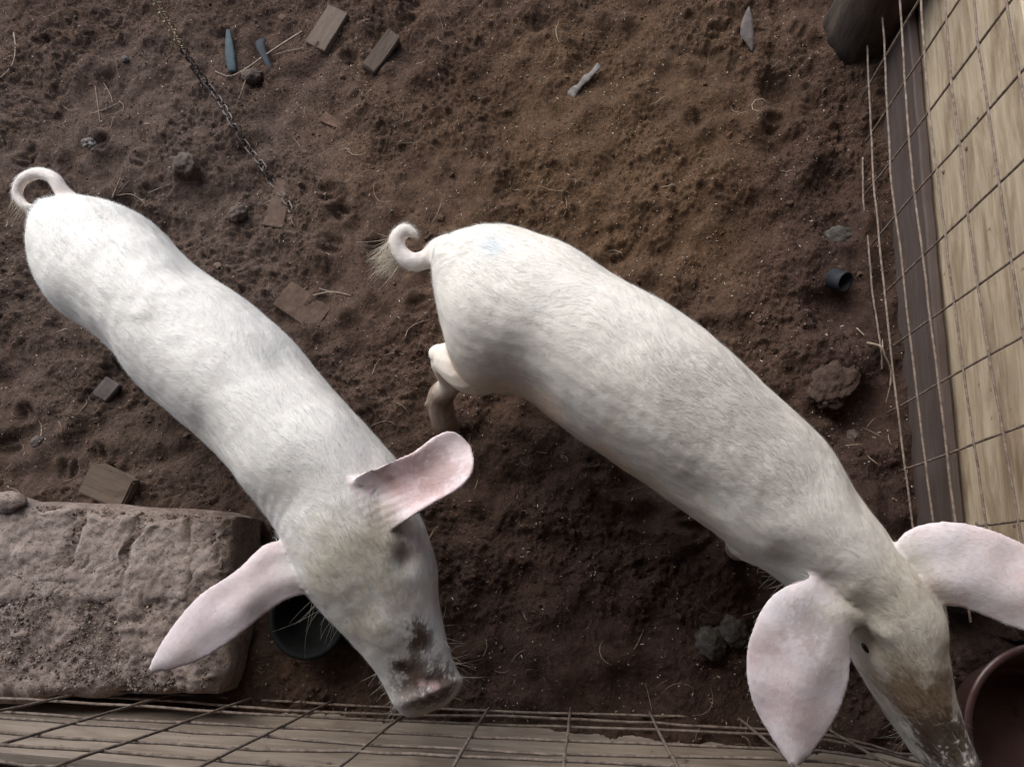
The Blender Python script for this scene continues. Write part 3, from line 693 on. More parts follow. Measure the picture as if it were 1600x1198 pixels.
def build_pig(label, rump, axis_w, axis, folds, dents, st, ears, legs, tail, blobs, eyes, whiskers, tuft, seed, base_col, n_hair=80000, ear_col=(0.84, 0.71, 0.71)):
    root = tag(empty('pig', (0, 0, 0)), label, 'pig', 'white pigs in the pen')
    src = []                                   # (verts, faces, dirs, kind)
    v, f, d = ring_loft(st, rump, axis); src.append((v, f, d, 0))
    for e in ears:
        v, f, d = ear_data(*e); src.append((v, f, d, 1))
    for pts, rad_ in legs:
        P = crom(np.column_stack([np.array(pts), rad_]), 6); v, f, T = tube_data(P[:, :3], P[:, 3], 14)
        src.append((v, f, np.concatenate([np.repeat(T, 14, 0), T[:1], T[-1:]]), 2))
    P = crom(np.column_stack([np.array([at(*p[:3]) for p in tail]), [p[3] for p in tail]]), 6); v, f, T = tube_data(P[:, :3], P[:, 3], 12)
    src.append((v, f, np.concatenate([np.repeat(T, 12, 0), T[:1], T[-1:]]), 3))
    V, Fs = join([(s[0], s[1]) for s in src])
    tmp = mesh_obj('tmp', V, Fs)
    md = tmp.modifiers.new('r', 'REMESH'); md.mode = 'VOXEL'; md.voxel_size = 0.0029
    sm = tmp.modifiers.new('s', 'SMOOTH'); sm.factor = 0.5; sm.iterations = 9
    dg = bpy.context.evaluated_depsgraph_get(); me = bpy.data.meshes.new_from_object(tmp.evaluated_get(dg))
    bpy.data.objects.remove(tmp, do_unlink=True)
    me.name = 'body'; nvt = len(me.vertices)
    co = np.empty(nvt * 3); me.vertices.foreach_get('co', co); co = co.reshape(-1, 3)
    nr = np.empty(nvt * 3); me.vertices.foreach_get('normal', nr); nr = nr.reshape(-1, 3)
    allv = np.concatenate([s[0] for s in src]); alld = np.concatenate([s[2] for s in src]); allk = np.concatenate([np.full(len(s[0]), s[3]) for s in src])
    kd = KDTree(len(allv))
    for i, p in enumerate(allv): kd.insert(p, i)
    kd.balance()
    near = np.array([kd.find(p)[1] for p in co]); kind = allk[near]; dirv = alld[near]
    # skin wrinkles and soft muscle relief
    body_w = (kind == 0)[:, None] * 1.0
    co = co + nr * (((vnoise(co, 11, seed) - 0.5) * 0.004 + (vnoise(co, 45, seed + 1) - 0.5) * 0.0022)[:, None]) * body_w
    for (px, py, z, r_, dx, dy, wl_, amp_) in folds:
        q = at(px, py, z); ax_ = at(px + dx, py + dy, z) - q; ax_ /= np.linalg.norm(ax_); dd = np.linalg.norm(co - q, axis=1) / r_
        ph = (co - q) @ ax_ * (2 * math.pi / wl_) + (vnoise(co, 12, seed + 6) - 0.5) * 7
        co = co + nr * (amp_ * np.sin(ph) * np.exp(-dd ** 2) * (0.3 + 0.7 * vnoise(co, 20, seed + 8)))[:, None]
    for (px, py, z, r_, dep) in dents:
        dd = np.linalg.norm(co - at(px, py, z), axis=1) / r_; co = co + nr * (dep * np.exp(-dd ** 2))[:, None]
    me.vertices.foreach_set('co', co.astype(np.float32).ravel()); me.update()
    me.vertices.foreach_get('normal', (nb := np.empty(nvt * 3))); nr = nb.reshape(-1, 3)
    nz1 = vnoise(co, 30, seed + 2); nz2 = vnoise(co, 95, seed + 3); nz3 = vnoise(co, 260, seed + 4)
    def paint(P, kd_, hair):
        c = np.tile(np.array(base_col), (len(P), 1))
        if not hair: c = c * np.array([0.94, 0.85, 0.79])
        c[kd_ == 1] = np.array(ear_col) if not hair else np.array([0.82, 0.76, 0.72])
        em = np.clip((vnoise(P, 18, seed + 21) * 0.6 + vnoise(P, 50, seed + 22) * 0.4 - 0.42) * 4, 0, 1)[:, None] * (0.62 if not hair else 0.3)
        c = np.where((kd_ == 1)[:, None], c * (1 - em) + np.array([0.78, 0.60, 0.58]) * em, c)
        c[kd_ == 3] = np.array([0.78, 0.68, 0.62]) if not hair else np.array([0.85, 0.80, 0.75])
        n1 = vnoise(P, 30, seed + 2); n2 = vnoise(P, 95, seed + 3); n3 = vnoise(P, 260, seed + 4)
        nn = 0.4 * n1 + 0.35 * n2 + 0.25 * n3; sp = 0.25 * n2 + 0.75 * (0.5 * n3 + 0.5 * vnoise(P, 420, seed + 5))
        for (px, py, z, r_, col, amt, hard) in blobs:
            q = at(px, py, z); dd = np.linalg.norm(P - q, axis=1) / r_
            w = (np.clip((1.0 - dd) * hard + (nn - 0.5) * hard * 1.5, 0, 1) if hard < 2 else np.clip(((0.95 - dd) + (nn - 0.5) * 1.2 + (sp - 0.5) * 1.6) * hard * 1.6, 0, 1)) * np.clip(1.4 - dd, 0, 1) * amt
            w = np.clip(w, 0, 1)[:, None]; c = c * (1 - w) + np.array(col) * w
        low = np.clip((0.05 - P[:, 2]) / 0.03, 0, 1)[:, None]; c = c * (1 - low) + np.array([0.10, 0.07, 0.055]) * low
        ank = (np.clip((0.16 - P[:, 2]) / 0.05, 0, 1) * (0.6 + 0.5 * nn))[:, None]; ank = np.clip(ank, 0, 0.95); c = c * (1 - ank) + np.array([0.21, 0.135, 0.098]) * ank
        return c
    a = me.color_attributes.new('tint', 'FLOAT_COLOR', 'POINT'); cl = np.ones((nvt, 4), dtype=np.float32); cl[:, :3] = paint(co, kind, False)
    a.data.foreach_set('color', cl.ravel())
    me.materials.append(M['skin']); me.polygons.foreach_set('use_smooth', np.full(len(me.polygons), True))
    body = bpy.data.objects.new('body', me); COL.objects.link(body); body.parent = root
    # coat
    me.calc_loop_triangles(); nt_ = len(me.loop_triangles); tri = np.empty(nt_ * 3, dtype=np.int32); me.loop_triangles.foreach_get('vertices', tri); tri = tri.reshape(-1, 3)
    pa, pb, pc = co[tri[:, 0]], co[tri[:, 1]], co[tri[:, 2]]
    fn = np.cross(pb - pa, pc - pa); ar = np.linalg.norm(fn, axis=1); fn /= ar[:, None] + 1e-12
    tk = kind[tri[:, 0]]; wgt = ar * np.where(fn[:, 2] > -0.55, 1.0, 0.12) * np.choose(tk, [1.0, 0.6, 0.6, 2.5])
    r = np.random.default_rng(seed); pick = r.choice(nt_, n_hair, p=wgt / wgt.sum())
    u = r.random((n_hair, 2)); fl = u.sum(1) > 1; u[fl] = 1 - u[fl]
    roots = pa[pick] + u[:, :1] * (pb - pa)[pick] + u[:, 1:] * (pc - pa)[pick]; norms = nr[tri[pick, 0]]
    hk = tk[pick]; hd = dirv[tri[pick, 0]].copy()
    hd[hk == 0, 2] -= 0.25                      # coat hangs a little down the flanks
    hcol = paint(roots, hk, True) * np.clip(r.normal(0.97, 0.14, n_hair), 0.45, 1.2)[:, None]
    ax3 = np.array([*(at(1000 + axis_w[0], 600 + axis_w[1], .4) - at(1000, 600, .4))[:2], 0]); ax3 /= np.linalg.norm(ax3); pp = np.array([-ax3[1], ax3[0], 0])
    sc_ = np.stack([roots @ ax3 * 16, roots @ pp * 130, roots[:, 2] * 130], -1); sc2 = np.stack([roots @ ax3 * 7, roots @ pp * 45, roots[:, 2] * 45], -1)
    stk = 0.55 * vnoise(sc_, 1.0, seed + 11) + 0.45 * vnoise(sc2, 1.0, seed + 12)        # clumped strands along the body
    hcol[hk == 0] *= np.clip(0.68 + 0.62 * stk, 0.55, 1.1)[hk == 0][:, None] * np.array([1.0, 0.99, 0.97]) ** (1 - stk[hk == 0])[:, None]
    hcol = np.clip(hcol, 0.01, 0.92)
    ln = np.choose(hk, [0.021, 0.010, 0.011, 0.016]) * r.uniform(0.6, 1.35, n_hair)
    wd = np.choose(hk, [0.00032, 0.00026, 0.00026, 0.00026]) * r.uniform(0.7, 1.2, n_hair)
    lf = np.abs(r.normal(0.10, 0.06, n_hair)) * np.choose(hk, [1.0, 1.8, 1.0, 1.2])
    hv, hf, hc = hair_mesh(roots, norms, hd, ln, wd, hcol, lf, seed + 9)
    mesh_obj('hair', hv, hf, M['hair'], root, colors=hc)['kind'] = 'stuff'
    # bristles: long whiskers, and the tuft at the tail
    parts = []
    for (px, py, z, dx, dy, dz, L, n_, spread) in whiskers + tuft:
        p = at(px, py, z); q = at(px + dx, py + dy, z + dz); dd = q - p; dd /= np.linalg.norm(dd); near_ = co[np.argsort(((co - p) ** 2).sum(1))[:260]]
        for _ in range(n_):
            s0 = near_[r.integers(0, 260)]; d0 = dd + r.normal(0, 0.22, 3); d0 /= np.linalg.norm(d0); g = r.normal(0, 0.35, 3) + np.array([0, 0, -0.35]); l_ = L * r.uniform(0.6, 1.2)
            tt = np.linspace(0, 1, 7)[:, None]; C_ = s0 + d0 * tt * l_ + g * tt ** 2 * l_ * 0.5
            vv, ff, _t = tube_data(C_, np.linspace(0.00042, 0.00012, 7), 3); parts.append((vv, ff))
    V, Fs = join(parts); mesh_obj('bristles', V, Fs, M['hair'], root, colors=np.tile([0.78, 0.70, 0.58], (len(V), 1)))['kind'] = 'stuff'
    for (px, py, z, rr) in eyes:
        bm = bmesh.new(); bmesh.ops.create_uvsphere(bm, u_segments=16, v_segments=10, radius=rr)
        o = bm_obj('eye', bm, M['eye'], root); o.location = at(px, py, z); o.scale = (1.7, 0.75, 0.8); o.rotation_euler = (0, 0, math.radians(-62))
    return root

def leg(hip, knee, ank, foot, r0=0.058, r1=0.047, r2=0.028, r3=0.024):
    """hip, knee, hock, foot as world points"""
    hip, knee, ank, foot = map(np.array, (hip, knee, ank, foot)); fet = foot * 0.72 + ank * 0.28
    toe = foot.copy(); toe[2] = max(toe[2], 0.0)
    return [hip, knee, ank, fet, toe + np.array([0, 0, 0.03]), toe + np.array([0, 0, 0.008])], [r0, r1, r2, r2 * 0.85, r3 * 1.1, r3]

def legs_for(st, i_front, i_rear, spread, fwd):
    res = []
    for i, rear in ((i_front, False), (i_rear, True)):
        s = st[i]; L = at(s[0], s[1], s[4])[:2]; R = at(s[2], s[3], s[4])[:2]; C_ = (L + R) / 2
        for sd in (L, R):
            h = C_ + (sd - C_) * 0.36; k_ = C_ + (sd - C_) * 0.40; f_ = C_ + (sd - C_) * 0.40
            b = -fwd * (0.06 if rear else -0.015)
            res.append(leg((h[0], h[1], 0.30), (*(k_ + (fwd * 0.03 if rear else -fwd * 0.01)), 0.22), (*(f_ + b), 0.135), (*(f_ + b * 0.6), float(ground_z(*(f_ + b * 0.6))))))
    return res

DIRT = (0.085, 0.045, 0.023); MUD = (0.13, 0.080, 0.048); BEIGE = (0.50, 0.42, 0.31); PINK = (0.74, 0.50, 0.46); GREY = (0.40, 0.35, 0.31); WARM_SHADE = (0.76, 0.60, 0.46)  # last colour: beige skin plus the flanks' warm bounce shade, painted in
# --- the pig on the left
A = [(60, 332, 68, 318, .37, .43, .31), (46, 362, 108, 305, .36, .475, .24), (44, 408, 165, 306, .35, .495, .17), (60, 455, 217, 329, .345, .505, .16), (94, 496, 258, 370, .34, .508, .16),
     (138, 527, 304, 410, .34, .512, .155), (178, 566, 356, 446, .34, .515, .15), (216, 612, 410, 486, .34, .515, .15), (266, 656, 456, 530, .34, .512, .15),
     (320, 702, 502, 585, .34, .508, .155), (366, 748, 552, 640, .34, .505, .165), (402, 788, 598, 690, .35, .500, .18), (432, 832, 628, 730, .36, .490, .20),
     (455, 880, 644, 778, .36, .482, .22), (477, 926, 664, 822, .355, .470, .22), (510, 966, 681, 880, .345, .448, .215), (544, 1002, 686, 938, .33, .418, .21),
     (573, 1034, 696, 988, .315, .388, .205), (594, 1062, 706, 1024, .30, .360, .205), (608, 1086, 717, 1048, .28, .343, .206), (614, 1097, 724, 1059, .275, .346, .200), (620, 1104, 724, 1064, .27, .338, .195), (626, 1111, 720, 1074, .262, .318, .195), (636, 1118, 712, 1087, .255, .295, .205), (652, 1119, 698, 1100, .25, .272, .22)]
fa = at(500, 760, .35)[:2] - at(130, 380, .35)[:2]; fa /= np.linalg.norm(fa)
earsA = [([(478, 850, .410), (420, 848, .425), (375, 888, .415), (318, 925, .40), (272, 975, .385), (240, 1030, .37), (237, 1044, .365)],
          [(520, 922, .39), (456, 932, .41), (415, 958, .40), (370, 995, .385), (318, 1028, .375), (265, 1046, .368), (240, 1048, .365)], -0.012),
         ([(540, 790, .44), (552, 748, .478), (604, 722, .480), (648, 705, .478), (682, 679, .468), (708, 672, .455), (726, 690, .440)],
          [(590, 845, .43), (634, 812, .462), (672, 788, .468), (712, 766, .472), (735, 743, .468), (740, 720, .455), (732, 696, .440)], 0.040)]
tailA = [(118, 318, .44, .017), (98, 300, .455, .0145), (84, 279, .465, .0125), (60, 271, .465, .0115), (36, 281, .455, .0110), (27, 303, .445, .0100), (40, 322, .44, .0085), (54, 322, .44, .005)]
blobsA = [(458, 885, .42, .050, (0.80, .77, .73), .85, 1.0), (588, 785, .465, .035, (0.78, .72, .67), .7, 1.0), (120, 510, .33, .11, WARM_SHADE, .85, 1.1), (210, 610, .33, .12, WARM_SHADE, .85, 1.1), (330, 715, .33, .13, WARM_SHADE, .8, 1.1), (540, 1010, .32, .07, WARM_SHADE, .6, 1.1), (660, 930, .35, .07, WARM_SHADE, .6, 1.1), (560, 890, .45, .16, (0.60, .53, .42), .85, 1.2), (600, 830, .455, .055, (0.36, .29, .22), .6, 1.6), (628, 868, .42, .030, (0.26, .19, .14), .7, 1.4), (622, 840, .44, .022, (0.24, .18, .13), .6, 1.4), (585, 985, .40, .07, BEIGE, .6, 1.2),  # dark blobs by the eye paint the shade of the lid fold
          (662, 850, .40, .055, PINK, .35, 1.2), (620, 935, .42, .04, (0.60, .44, .36), .5, 1.3), (656, 1000, .375, .032, DIRT, .95, 2.4), (650, 978, .385, .018, DIRT, .8, 2.4), (628, 1036, .36, .025, DIRT, .98, 2.8), (648, 1052, .345, .034, MUD, .75, 2.0), (632, 980, .39, .016, DIRT, .6, 2.4),
          (680, 1062, .33, .05, (0.12, .075, .055), .75, 2.0), (648, 1078, .335, .048, (0.17, .11, .085), .8, 2.2), (690, 1075, .32, .04, (0.15, .095, .07), .8, 2.2), (676, 1072, .335, .013, PINK, .8, 2.5), (640, 1080, .33, .012, PINK, .8, 2.5), (660, 1066, .34, .010, PINK, .7, 2.5), (668, 1112, .262, .042, (0.70, .54, .47), .9, 1.3),
          (650, 745, .46, .085, (0.74, .47, .45), .75, 1.0), (680, 735, .46, .05, (0.42, .28, .24), .5, 2.4), (735, 735, .455, .025, (0.45, .30, .24), .5, 1.5), (610, 742, .455, .012, (0.35, .22, .18), .6, 2.0), (330, 960, .40, .05, (0.78, .60, .60), .6, 1.0), (250, 1042, .368, .02, (0.40, .33, .30), .5, 2.0), (400, 910, .415, .06, (0.70, .58, .54), .4, 1.2), (565, 795, .45, .016, (0.13, .10, .08), .7, 1.6)]
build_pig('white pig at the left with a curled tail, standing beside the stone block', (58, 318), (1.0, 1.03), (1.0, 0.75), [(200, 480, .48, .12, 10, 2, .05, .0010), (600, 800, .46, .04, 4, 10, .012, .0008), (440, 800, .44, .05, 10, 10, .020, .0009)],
          [(634, 872, .42, .020, -.010), (612, 850, .45, .022, .006), (650, 855, .41, .02, .004), (522, 935, .40, .020, -.009), (560, 955, .44, .05, -.006), (600, 985, .42, .03, .004), (640, 1045, .35, .012, -.003), (668, 1050, .345, .010, .003),
           (655, 1066, .335, .008, -.003), (640, 1082, .325, .007, .003), (690, 1062, .33, .009, -.003), (650, 1110, .275, .010, -.010), (688, 1098, .275, .010, -.010), (400, 735, .46, .050, .011), (525, 640, .47, .050, .011), (330, 665, .45, .045, -.011), (450, 560, .46, .045, -.010), (110, 440, .45, .055, .011), (225, 375, .46, .055, .010), (190, 530, .42, .045, -.013), (300, 425, .44, .045, -.011), (455, 785, .47, .035, -.007), (590, 715, .46, .035, -.008), (150, 375, .505, .03, .004), (250, 500, .515, .03, -.003), (350, 600, .515, .03, -.003), (455, 690, .51, .035, .005)], A, earsA, legs_for(A, 11, 3, 0.5, fa), tailA, blobsA,
          [(634, 873, .405, .0075), (520, 936, .385, .0075)],
          [(470, 962, .33, -40, 60, -.02, .09, 7, .012), (500, 985, .30, -20, 40, -.03, .06, 10, .018), (592, 1062, .27, -22, 20, -.02, .05, 12, .012), (612, 1092, .26, -14, 20, -.02, .045, 10, .012),
           (715, 1040, .29, 22, 6, .0, .045, 12, .014), (704, 995, .31, 20, 10, .01, .04, 6, .012), (685, 900, .36, 20, -10, .02, .03, 4, .01)],
          [(30, 310, .445, -12, 16, -.01, .03, 26, .006), (52, 322, .445, -20, 14, -.01, .035, 26, .006), (60, 326, .43, -10, 18, -.02, .03, 16, .008)], 101, (0.85, 0.865, 0.855))

# --- the pig on the right
B = [(672, 398, 684, 372, .40, .46, .34), (669, 425, 704, 362, .39, .50, .27), (674, 465, 752, 347, .38, .525, .20), (686, 510, 810, 348, .375, .538, .18), (706, 566, 866, 373, .36, .545, .175),
     (740, 602, 920, 405, .36, .550, .17), (798, 616, 976, 440, .37, .552, .165), (850, 655, 1036, 473, .37, .555, .165), (902, 692, 1090, 508, .37, .555, .165),
     (956, 730, 1144, 550, .37, .552, .165), (1010, 766, 1196, 596, .37, .548, .17), (1064, 806, 1244, 642, .375, .545, .18), (1116, 842, 1286, 690, .38, .540, .20),
     (1160, 878, 1322, 742, .38, .532, .22), (1206, 912, 1358, 794, .38, .520, .23), (1254, 942, 1396, 846, .375, .505, .235), (1294, 972, 1444, 896, .365, .490, .235),
     (1322, 1012, 1476, 950, .365, .478, .245), (1340, 1052, 1478, 1006, .355, .458, .245), (1364, 1094, 1486, 1056, .345, .436, .245), (1392, 1136, 1498, 1102, .335, .418, .245),
     (1412, 1164, 1508, 1132, .330, .408, .248), (1426, 1184, 1516, 1152, .325, .404, .250), (1436, 1198, 1522, 1166, .322, .402, .250), (1446, 1206, 1522, 1176, .318, .388, .252), (1460, 1212, 1514, 1190, .314, .362, .262)]
B = [(q[0] + 6, q[1] - 6, *q[2:]) if 5 <= i <= 14 else q for i, q in enumerate(B)]
fb = at(1200, 740, .38)[:2] - at(760, 450, .38)[:2]; fb /= np.linalg.norm(fb)
legsB = legs_for(B, 13, 4, 0.5, fb)
hoof = on_ground(698, 664)
legsB[2] = ([at(790, 530, .34), at(745, 570, .28), at(698, 563, .225), at(704, 598, .140), at(688, 622, .075), hoof + np.array([0, 0, .032]), hoof + np.array([0.006, -0.014, .008])], [.070, .062, .034, .0255, .030, .030, .029])
legsB.append(([at(705, 563, .230), at(686, 554, .245), at(678, 558, .24)], [.030, .023, .015]))
legsB.append(([at(690, 622, .085), at(674, 629, .072), at(667, 633, .060)], [.017, .012, .008]))
earsB = [([(1362, 945, .43), (1304, 912, .462), (1250, 900, .466), (1196, 940, .44), (1168, 1010, .42), (1172, 1085, .395), (1208, 1155, .375), (1236, 1194, .365)],
          [(1392, 985, .41), (1334, 982, .445), (1332, 1020, .44), (1326, 1070, .42), (1306, 1120, .395), (1276, 1164, .375), (1252, 1190, .365), (1240, 1196, .365)], -0.016),
         ([(1385, 890, .44), (1408, 836, .475), (1462, 815, .48), (1530, 823, .475), (1600, 850, .465), (1660, 890, .45), (1690, 930, .44)],
          [(1430, 945, .43), (1480, 942, .45), (1530, 958, .45), (1590, 982, .45), (1640, 992, .445), (1678, 975, .44), (1694, 938, .44)], -0.014)]
tailB = [(704, 385, .46, .024), (684, 390, .468, .020), (668, 404, .47, .0175), (646, 409, .475, .0165), (626, 396, .48, .0155), (620, 376, .488, .0150), (632, 360, .492, .0125), (648, 366, .49, .008)]
blobsB = [(1318, 938, .455, .055, (0.80, .76, .70), .85, 1.0), (1428, 890, .465, .055, (0.80, .76, .70), .85, 1.0), (1390, 960, .48, .14, (0.62, .54, .43), .8, 1.2), (1425, 1050, .44, .075, (0.40, .31, .21), .75, 1.3), (1484, 1180, .385, .055, (0.07, .042, .03), .9, 2.2), (1508, 1188, .335, .055, (0.085, .052, .038), .9, 2.0), (1478, 1202, .32, .050, (0.09, .055, .04), .85, 2.0), (1440, 1105, .42, .085, (0.19, .12, .07), .95, 1.8), (1470, 1150, .40, .065, (0.075, .045, .03), .9, 2.2),
          (1352, 1000, .455, .030, (0.20, .145, .11), .7, 1.6), (1353, 1010, .42, .013, (0.05, .035, .028), .9, 1.5), (1390, 1105, .31, .03, MUD, .5, 1.6), (1500, 1165, .27, .025, (0.45, .30, .26), .5, 1.2),  # first two blobs: shaded crease around the eye, painted as colour
          (760, 560, .36, .14, WARM_SHADE, .9, 1.1), (850, 620, .36, .16, WARM_SHADE, .95, 1.1), (980, 710, .36, .17, WARM_SHADE, .95, 1.1), (1110, 810, .36, .16, WARM_SHADE, .8, 1.1), (1130, 640, .54, .14, GREY, .58, 1.9), (1220, 700, .535, .12, GREY, .55, 1.9), (1040, 590, .55, .12, GREY, .22, 1.8), (770, 385, .54, .035, (0.62, .70, .76), .5, 1.2), (862, 518, .53, .012, (0.3, .28, .26), .6, 1.6),
          (1295, 890, .46, .05, (0.50, .34, .28), .5, 1.4), (1230, 1090, .40, .10, (0.78, .58, .58), .6, 1.0), (1200, 1000, .43, .05, (0.70, .52, .50), .5, 1.2), (1265, 985, .46, .05, (0.45, .36, .34), .45, 2.2), (1560, 900, .46, .08, (0.78, .62, .62), .5, 1.0), (1265, 990, .46, .014, (0.35, .28, .26), .5, 1.6), (1450, 905, .46, .03, (0.50, .36, .30), .5, 1.4), (648, 368, .48, .018, (0.50, .36, .33), .6, 1.2)]
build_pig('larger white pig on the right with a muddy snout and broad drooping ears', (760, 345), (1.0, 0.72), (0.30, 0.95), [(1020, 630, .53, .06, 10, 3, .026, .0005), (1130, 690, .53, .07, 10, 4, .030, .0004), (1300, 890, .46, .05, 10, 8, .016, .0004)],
          [(1354, 1008, .425, .022, -.010), (1372, 990, .46, .022, .006), (1472, 972, .42, .02, -.008), (1400, 1060, .43, .05, -.006), (1300, 900, .47, .022, -.008), (1500, 1186, .33, .010, -.009), (1476, 1200, .33, .010, -.009),
           (1165, 845, .46, .050, .006), (1275, 710, .48, .055, .005), (1085, 785, .46, .045, -.011), (1190, 615, .48, .045, -.006), (745, 470, .49, .060, .012), (865, 405, .49, .055, .009), (835, 610, .43, .050, -.009), (950, 450, .47, .050, -.010), (1235, 880, .46, .035, -.008), (1340, 790, .48, .035, -.008), (860, 480, .55, .035, -.003), (960, 540, .555, .035, -.003), (1070, 620, .555, .035, -.003), (1210, 740, .545, .035, .005)], B, earsB, legsB, tailB, blobsB,
          [(1352, 1012, .410, .0050), (1474, 973, .408, .0050)],
          [(1395, 1150, .28, -20, 16, -.02, .04, 8, .012), (1505, 1120, .31, 18, 6, .0, .035, 6, .012), (1210, 912, .33, -16, 10, -.02, .04, 8, .02)],
          [(618, 384, .48, -26, 26, -.01, .045, 90, .008), (624, 398, .475, -28, 16, -.01, .045, 90, .008)], 202, (0.85, 0.845, 0.81), 90000, (0.84, 0.74, 0.75))

# ------------------------------------------------------------------ small things on the floor
def block_thing(name, px, py, ang, L, W, Hh, mat, label, cat, tilt=(0, 0), sink=0.3, group=None, seed=0, taper=1.0):
    bm = bmesh.new(); bmesh.ops.create_cube(bm, size=1.0)
    for v in bm.verts: v.co = Vector((v.co.x * L, v.co.y * W * (taper if v.co.x > 0 else 1), v.co.z * Hh))
    bmesh.ops.subdivide_edges(bm, edges=bm.edges[:], cuts=3, use_grid_fill=True)
    bmesh.ops.bevel(bm, geom=[e for e in bm.edges if e.calc_face_angle(0) > 1.0], offset=min(Hh, W) * 0.07, segments=2, affect='EDGES')
    for v in bm.verts:
        q = v.co * 40 + Vector((seed, seed * 2.1, 0)); v.co += Vector((mnoise.noise(q), mnoise.noise(q + Vector((9, 0, 0))), mnoise.noise(q + Vector((0, 9, 0))))) * min(Hh, W) * 0.06
    o = bm_obj(name, bm, mat, smooth=False); p = on_ground(px, py)
    o.location = (p[0], p[1], p[2] + Hh * (0.5 - sink)); o.rotation_euler = (math.radians(tilt[0]), math.radians(tilt[1]), math.radians(ang))
    return tag(o, label, cat, group)
block_thing('wood_offcut', 513, 50, 62, 0.128, 0.064, 0.020, M['offcut'], 'flat brown wood offcut near the top, left of the leaning block', 'wood block', (4, -3), 0.0, seed=1)
block_thing('wood_offcut', 597, 88, 56, 0.125, 0.040, 0.046, M['offcut'], 'narrow brown wood block standing on edge near the top', 'wood block', (22, -4), 0.25, seed=2)
block_thing('wood_offcut', 183, 762, -22, 0.112, 0.074, 0.055, M['offcut'], 'brown wood block lying against the back of the stone block', 'wood block', (6, 5), 0.1, seed=3)
block_thing('stone_chip', 173, 612, 62, 0.052, 0.040, 0.030, M['chip'], 'small grey stone chip in the soil left of the first pig', 'stone', (14, 10), 0.25, seed=4)
block_thing('wood_offcut', 472, 478, -35, 0.130, 0.075, 0.024, M['buried'], 'dusty wood offcut half buried in the soil between the two pigs', 'wood block', (0, 3), 0.86, seed=5)
block_thing('wood_offcut', 438, 318, 80, 0.14, 0.055, 0.020, M['buried'], 'dark flat wood offcut under the lower end of the chain', 'wood block', (2, 2), 0.75, seed=6)
block_thing('tile_shard', 522, 192, -30, 0.070, 0.030, 0.010, M['redstone'], 'thin reddish shard in the soil below the wood blocks', 'shard', (8, 4), 0.1, seed=7, taper=0.6)

def lump_thing(name, px, py, rx, ry, rz, mat, label, cat, seed, amp=0.35, freq=1.8, sub=4, up=0.3, group=None):
    o = bm_obj(name, lump_mesh(rx, ry, rz, seed, sub, amp, freq), mat); p = on_ground(px, py); o.location = (p[0], p[1], p[2] + rz * up); o.rotation_euler = (0, 0, seed)
    return tag(o, label, cat, group)
lump_thing('dung_lump', 1110, 1003, .034, .032, .028, M['grey_lump'], 'round grey dung lump on dark soil left of the drooping ear', 'dung', 1, .22, 3.0)
lump_thing('dung_lump', 1146, 986, .030, .028, .024, M['grey_lump'], 'dung lump half hidden behind the edge of the drooping ear', 'dung', 2, .25, 3.0)
lump_thing('grey_stone', 1312, 368, .032, .027, .022, M['grey_lump'], 'rough grey stone near the right fence above the black cup', 'stone', 3, .22, 2.0, 4, 0.15)
lump_thing('soil_clod', 1302, 596, .066, .046, .026, M['damp_clod'], 'big dark soil clod beside the right fence below the black cup', 'clod', 4, .30, 2.4, 5, 0.05)
lump_thing('pebble', 1333, 682, .016, .014, .012, M['clod'], 'small brown pebble between the pig back and the right fence', 'pebble', 5, .2)
lump_thing('soil_clod', 288, 258, .034, .028, .022, M['clod'], 'rounded brown clod between the curled tail and the chain', 'clod', 6, .3)
lump_thing('soil_clod', 374, 338, .026, .022, .020, M['clod'], 'small clod beside the lower end of the chain', 'clod', 7, .3)
lump_thing('soil_clod', 396, 124, .020, .030, .022, M['clod'], 'long brown clod under the forked twig near the top', 'clod', 8, .25)
lump_thing('pebble', 196, 94, .010, .009, .008, M['chip'], 'small grey pebble in the upper left of the pen', 'pebble', 9, .15)
lump_thing('pebble', 60, 690, .016, .013, .010, M['chip'], 'grey pebble above the left end of the stone block', 'pebble', 10, .2)
lump_thing('white_chip', 141, 226, .014, .018, .010, M['film'], 'whitish chip above the curled tail', 'chip', 11, .5)

# black cap: a short open cup lying on its side
def lathe(prof, seg=32):
    V = []; Fs = []
    for (r_, z) in prof:
        for j in range(seg):
            a = j * 2 * math.pi / seg; V.append((r_ * math.cos(a), r_ * math.sin(a), z))
    for i in range(len(prof) - 1):
        for j in range(seg):
            k_ = (j + 1) % seg; Fs.append((i * seg + j, i * seg + k_, (i + 1) * seg + k_, (i + 1) * seg + j))
    return np.array(V), Fs
V, Fs = lathe([(0.0005, 0), (.020, 0), (.0235, .003), (.024, .040), (.0225, .042), (.0195, .040), (.019, .006), (0.0005, .006)])
o = mesh_obj('black_cup', V, Fs, M['black']); p = on_ground(1302, 448); o.location = (p[0] - 0.012, p[1] + 0.012, p[2] + 0.010); o.rotation_euler = (math.radians(35), math.radians(38), 0)
tag(o, 'dull black plastic cup half sunk in soil near the right fence', 'cup')

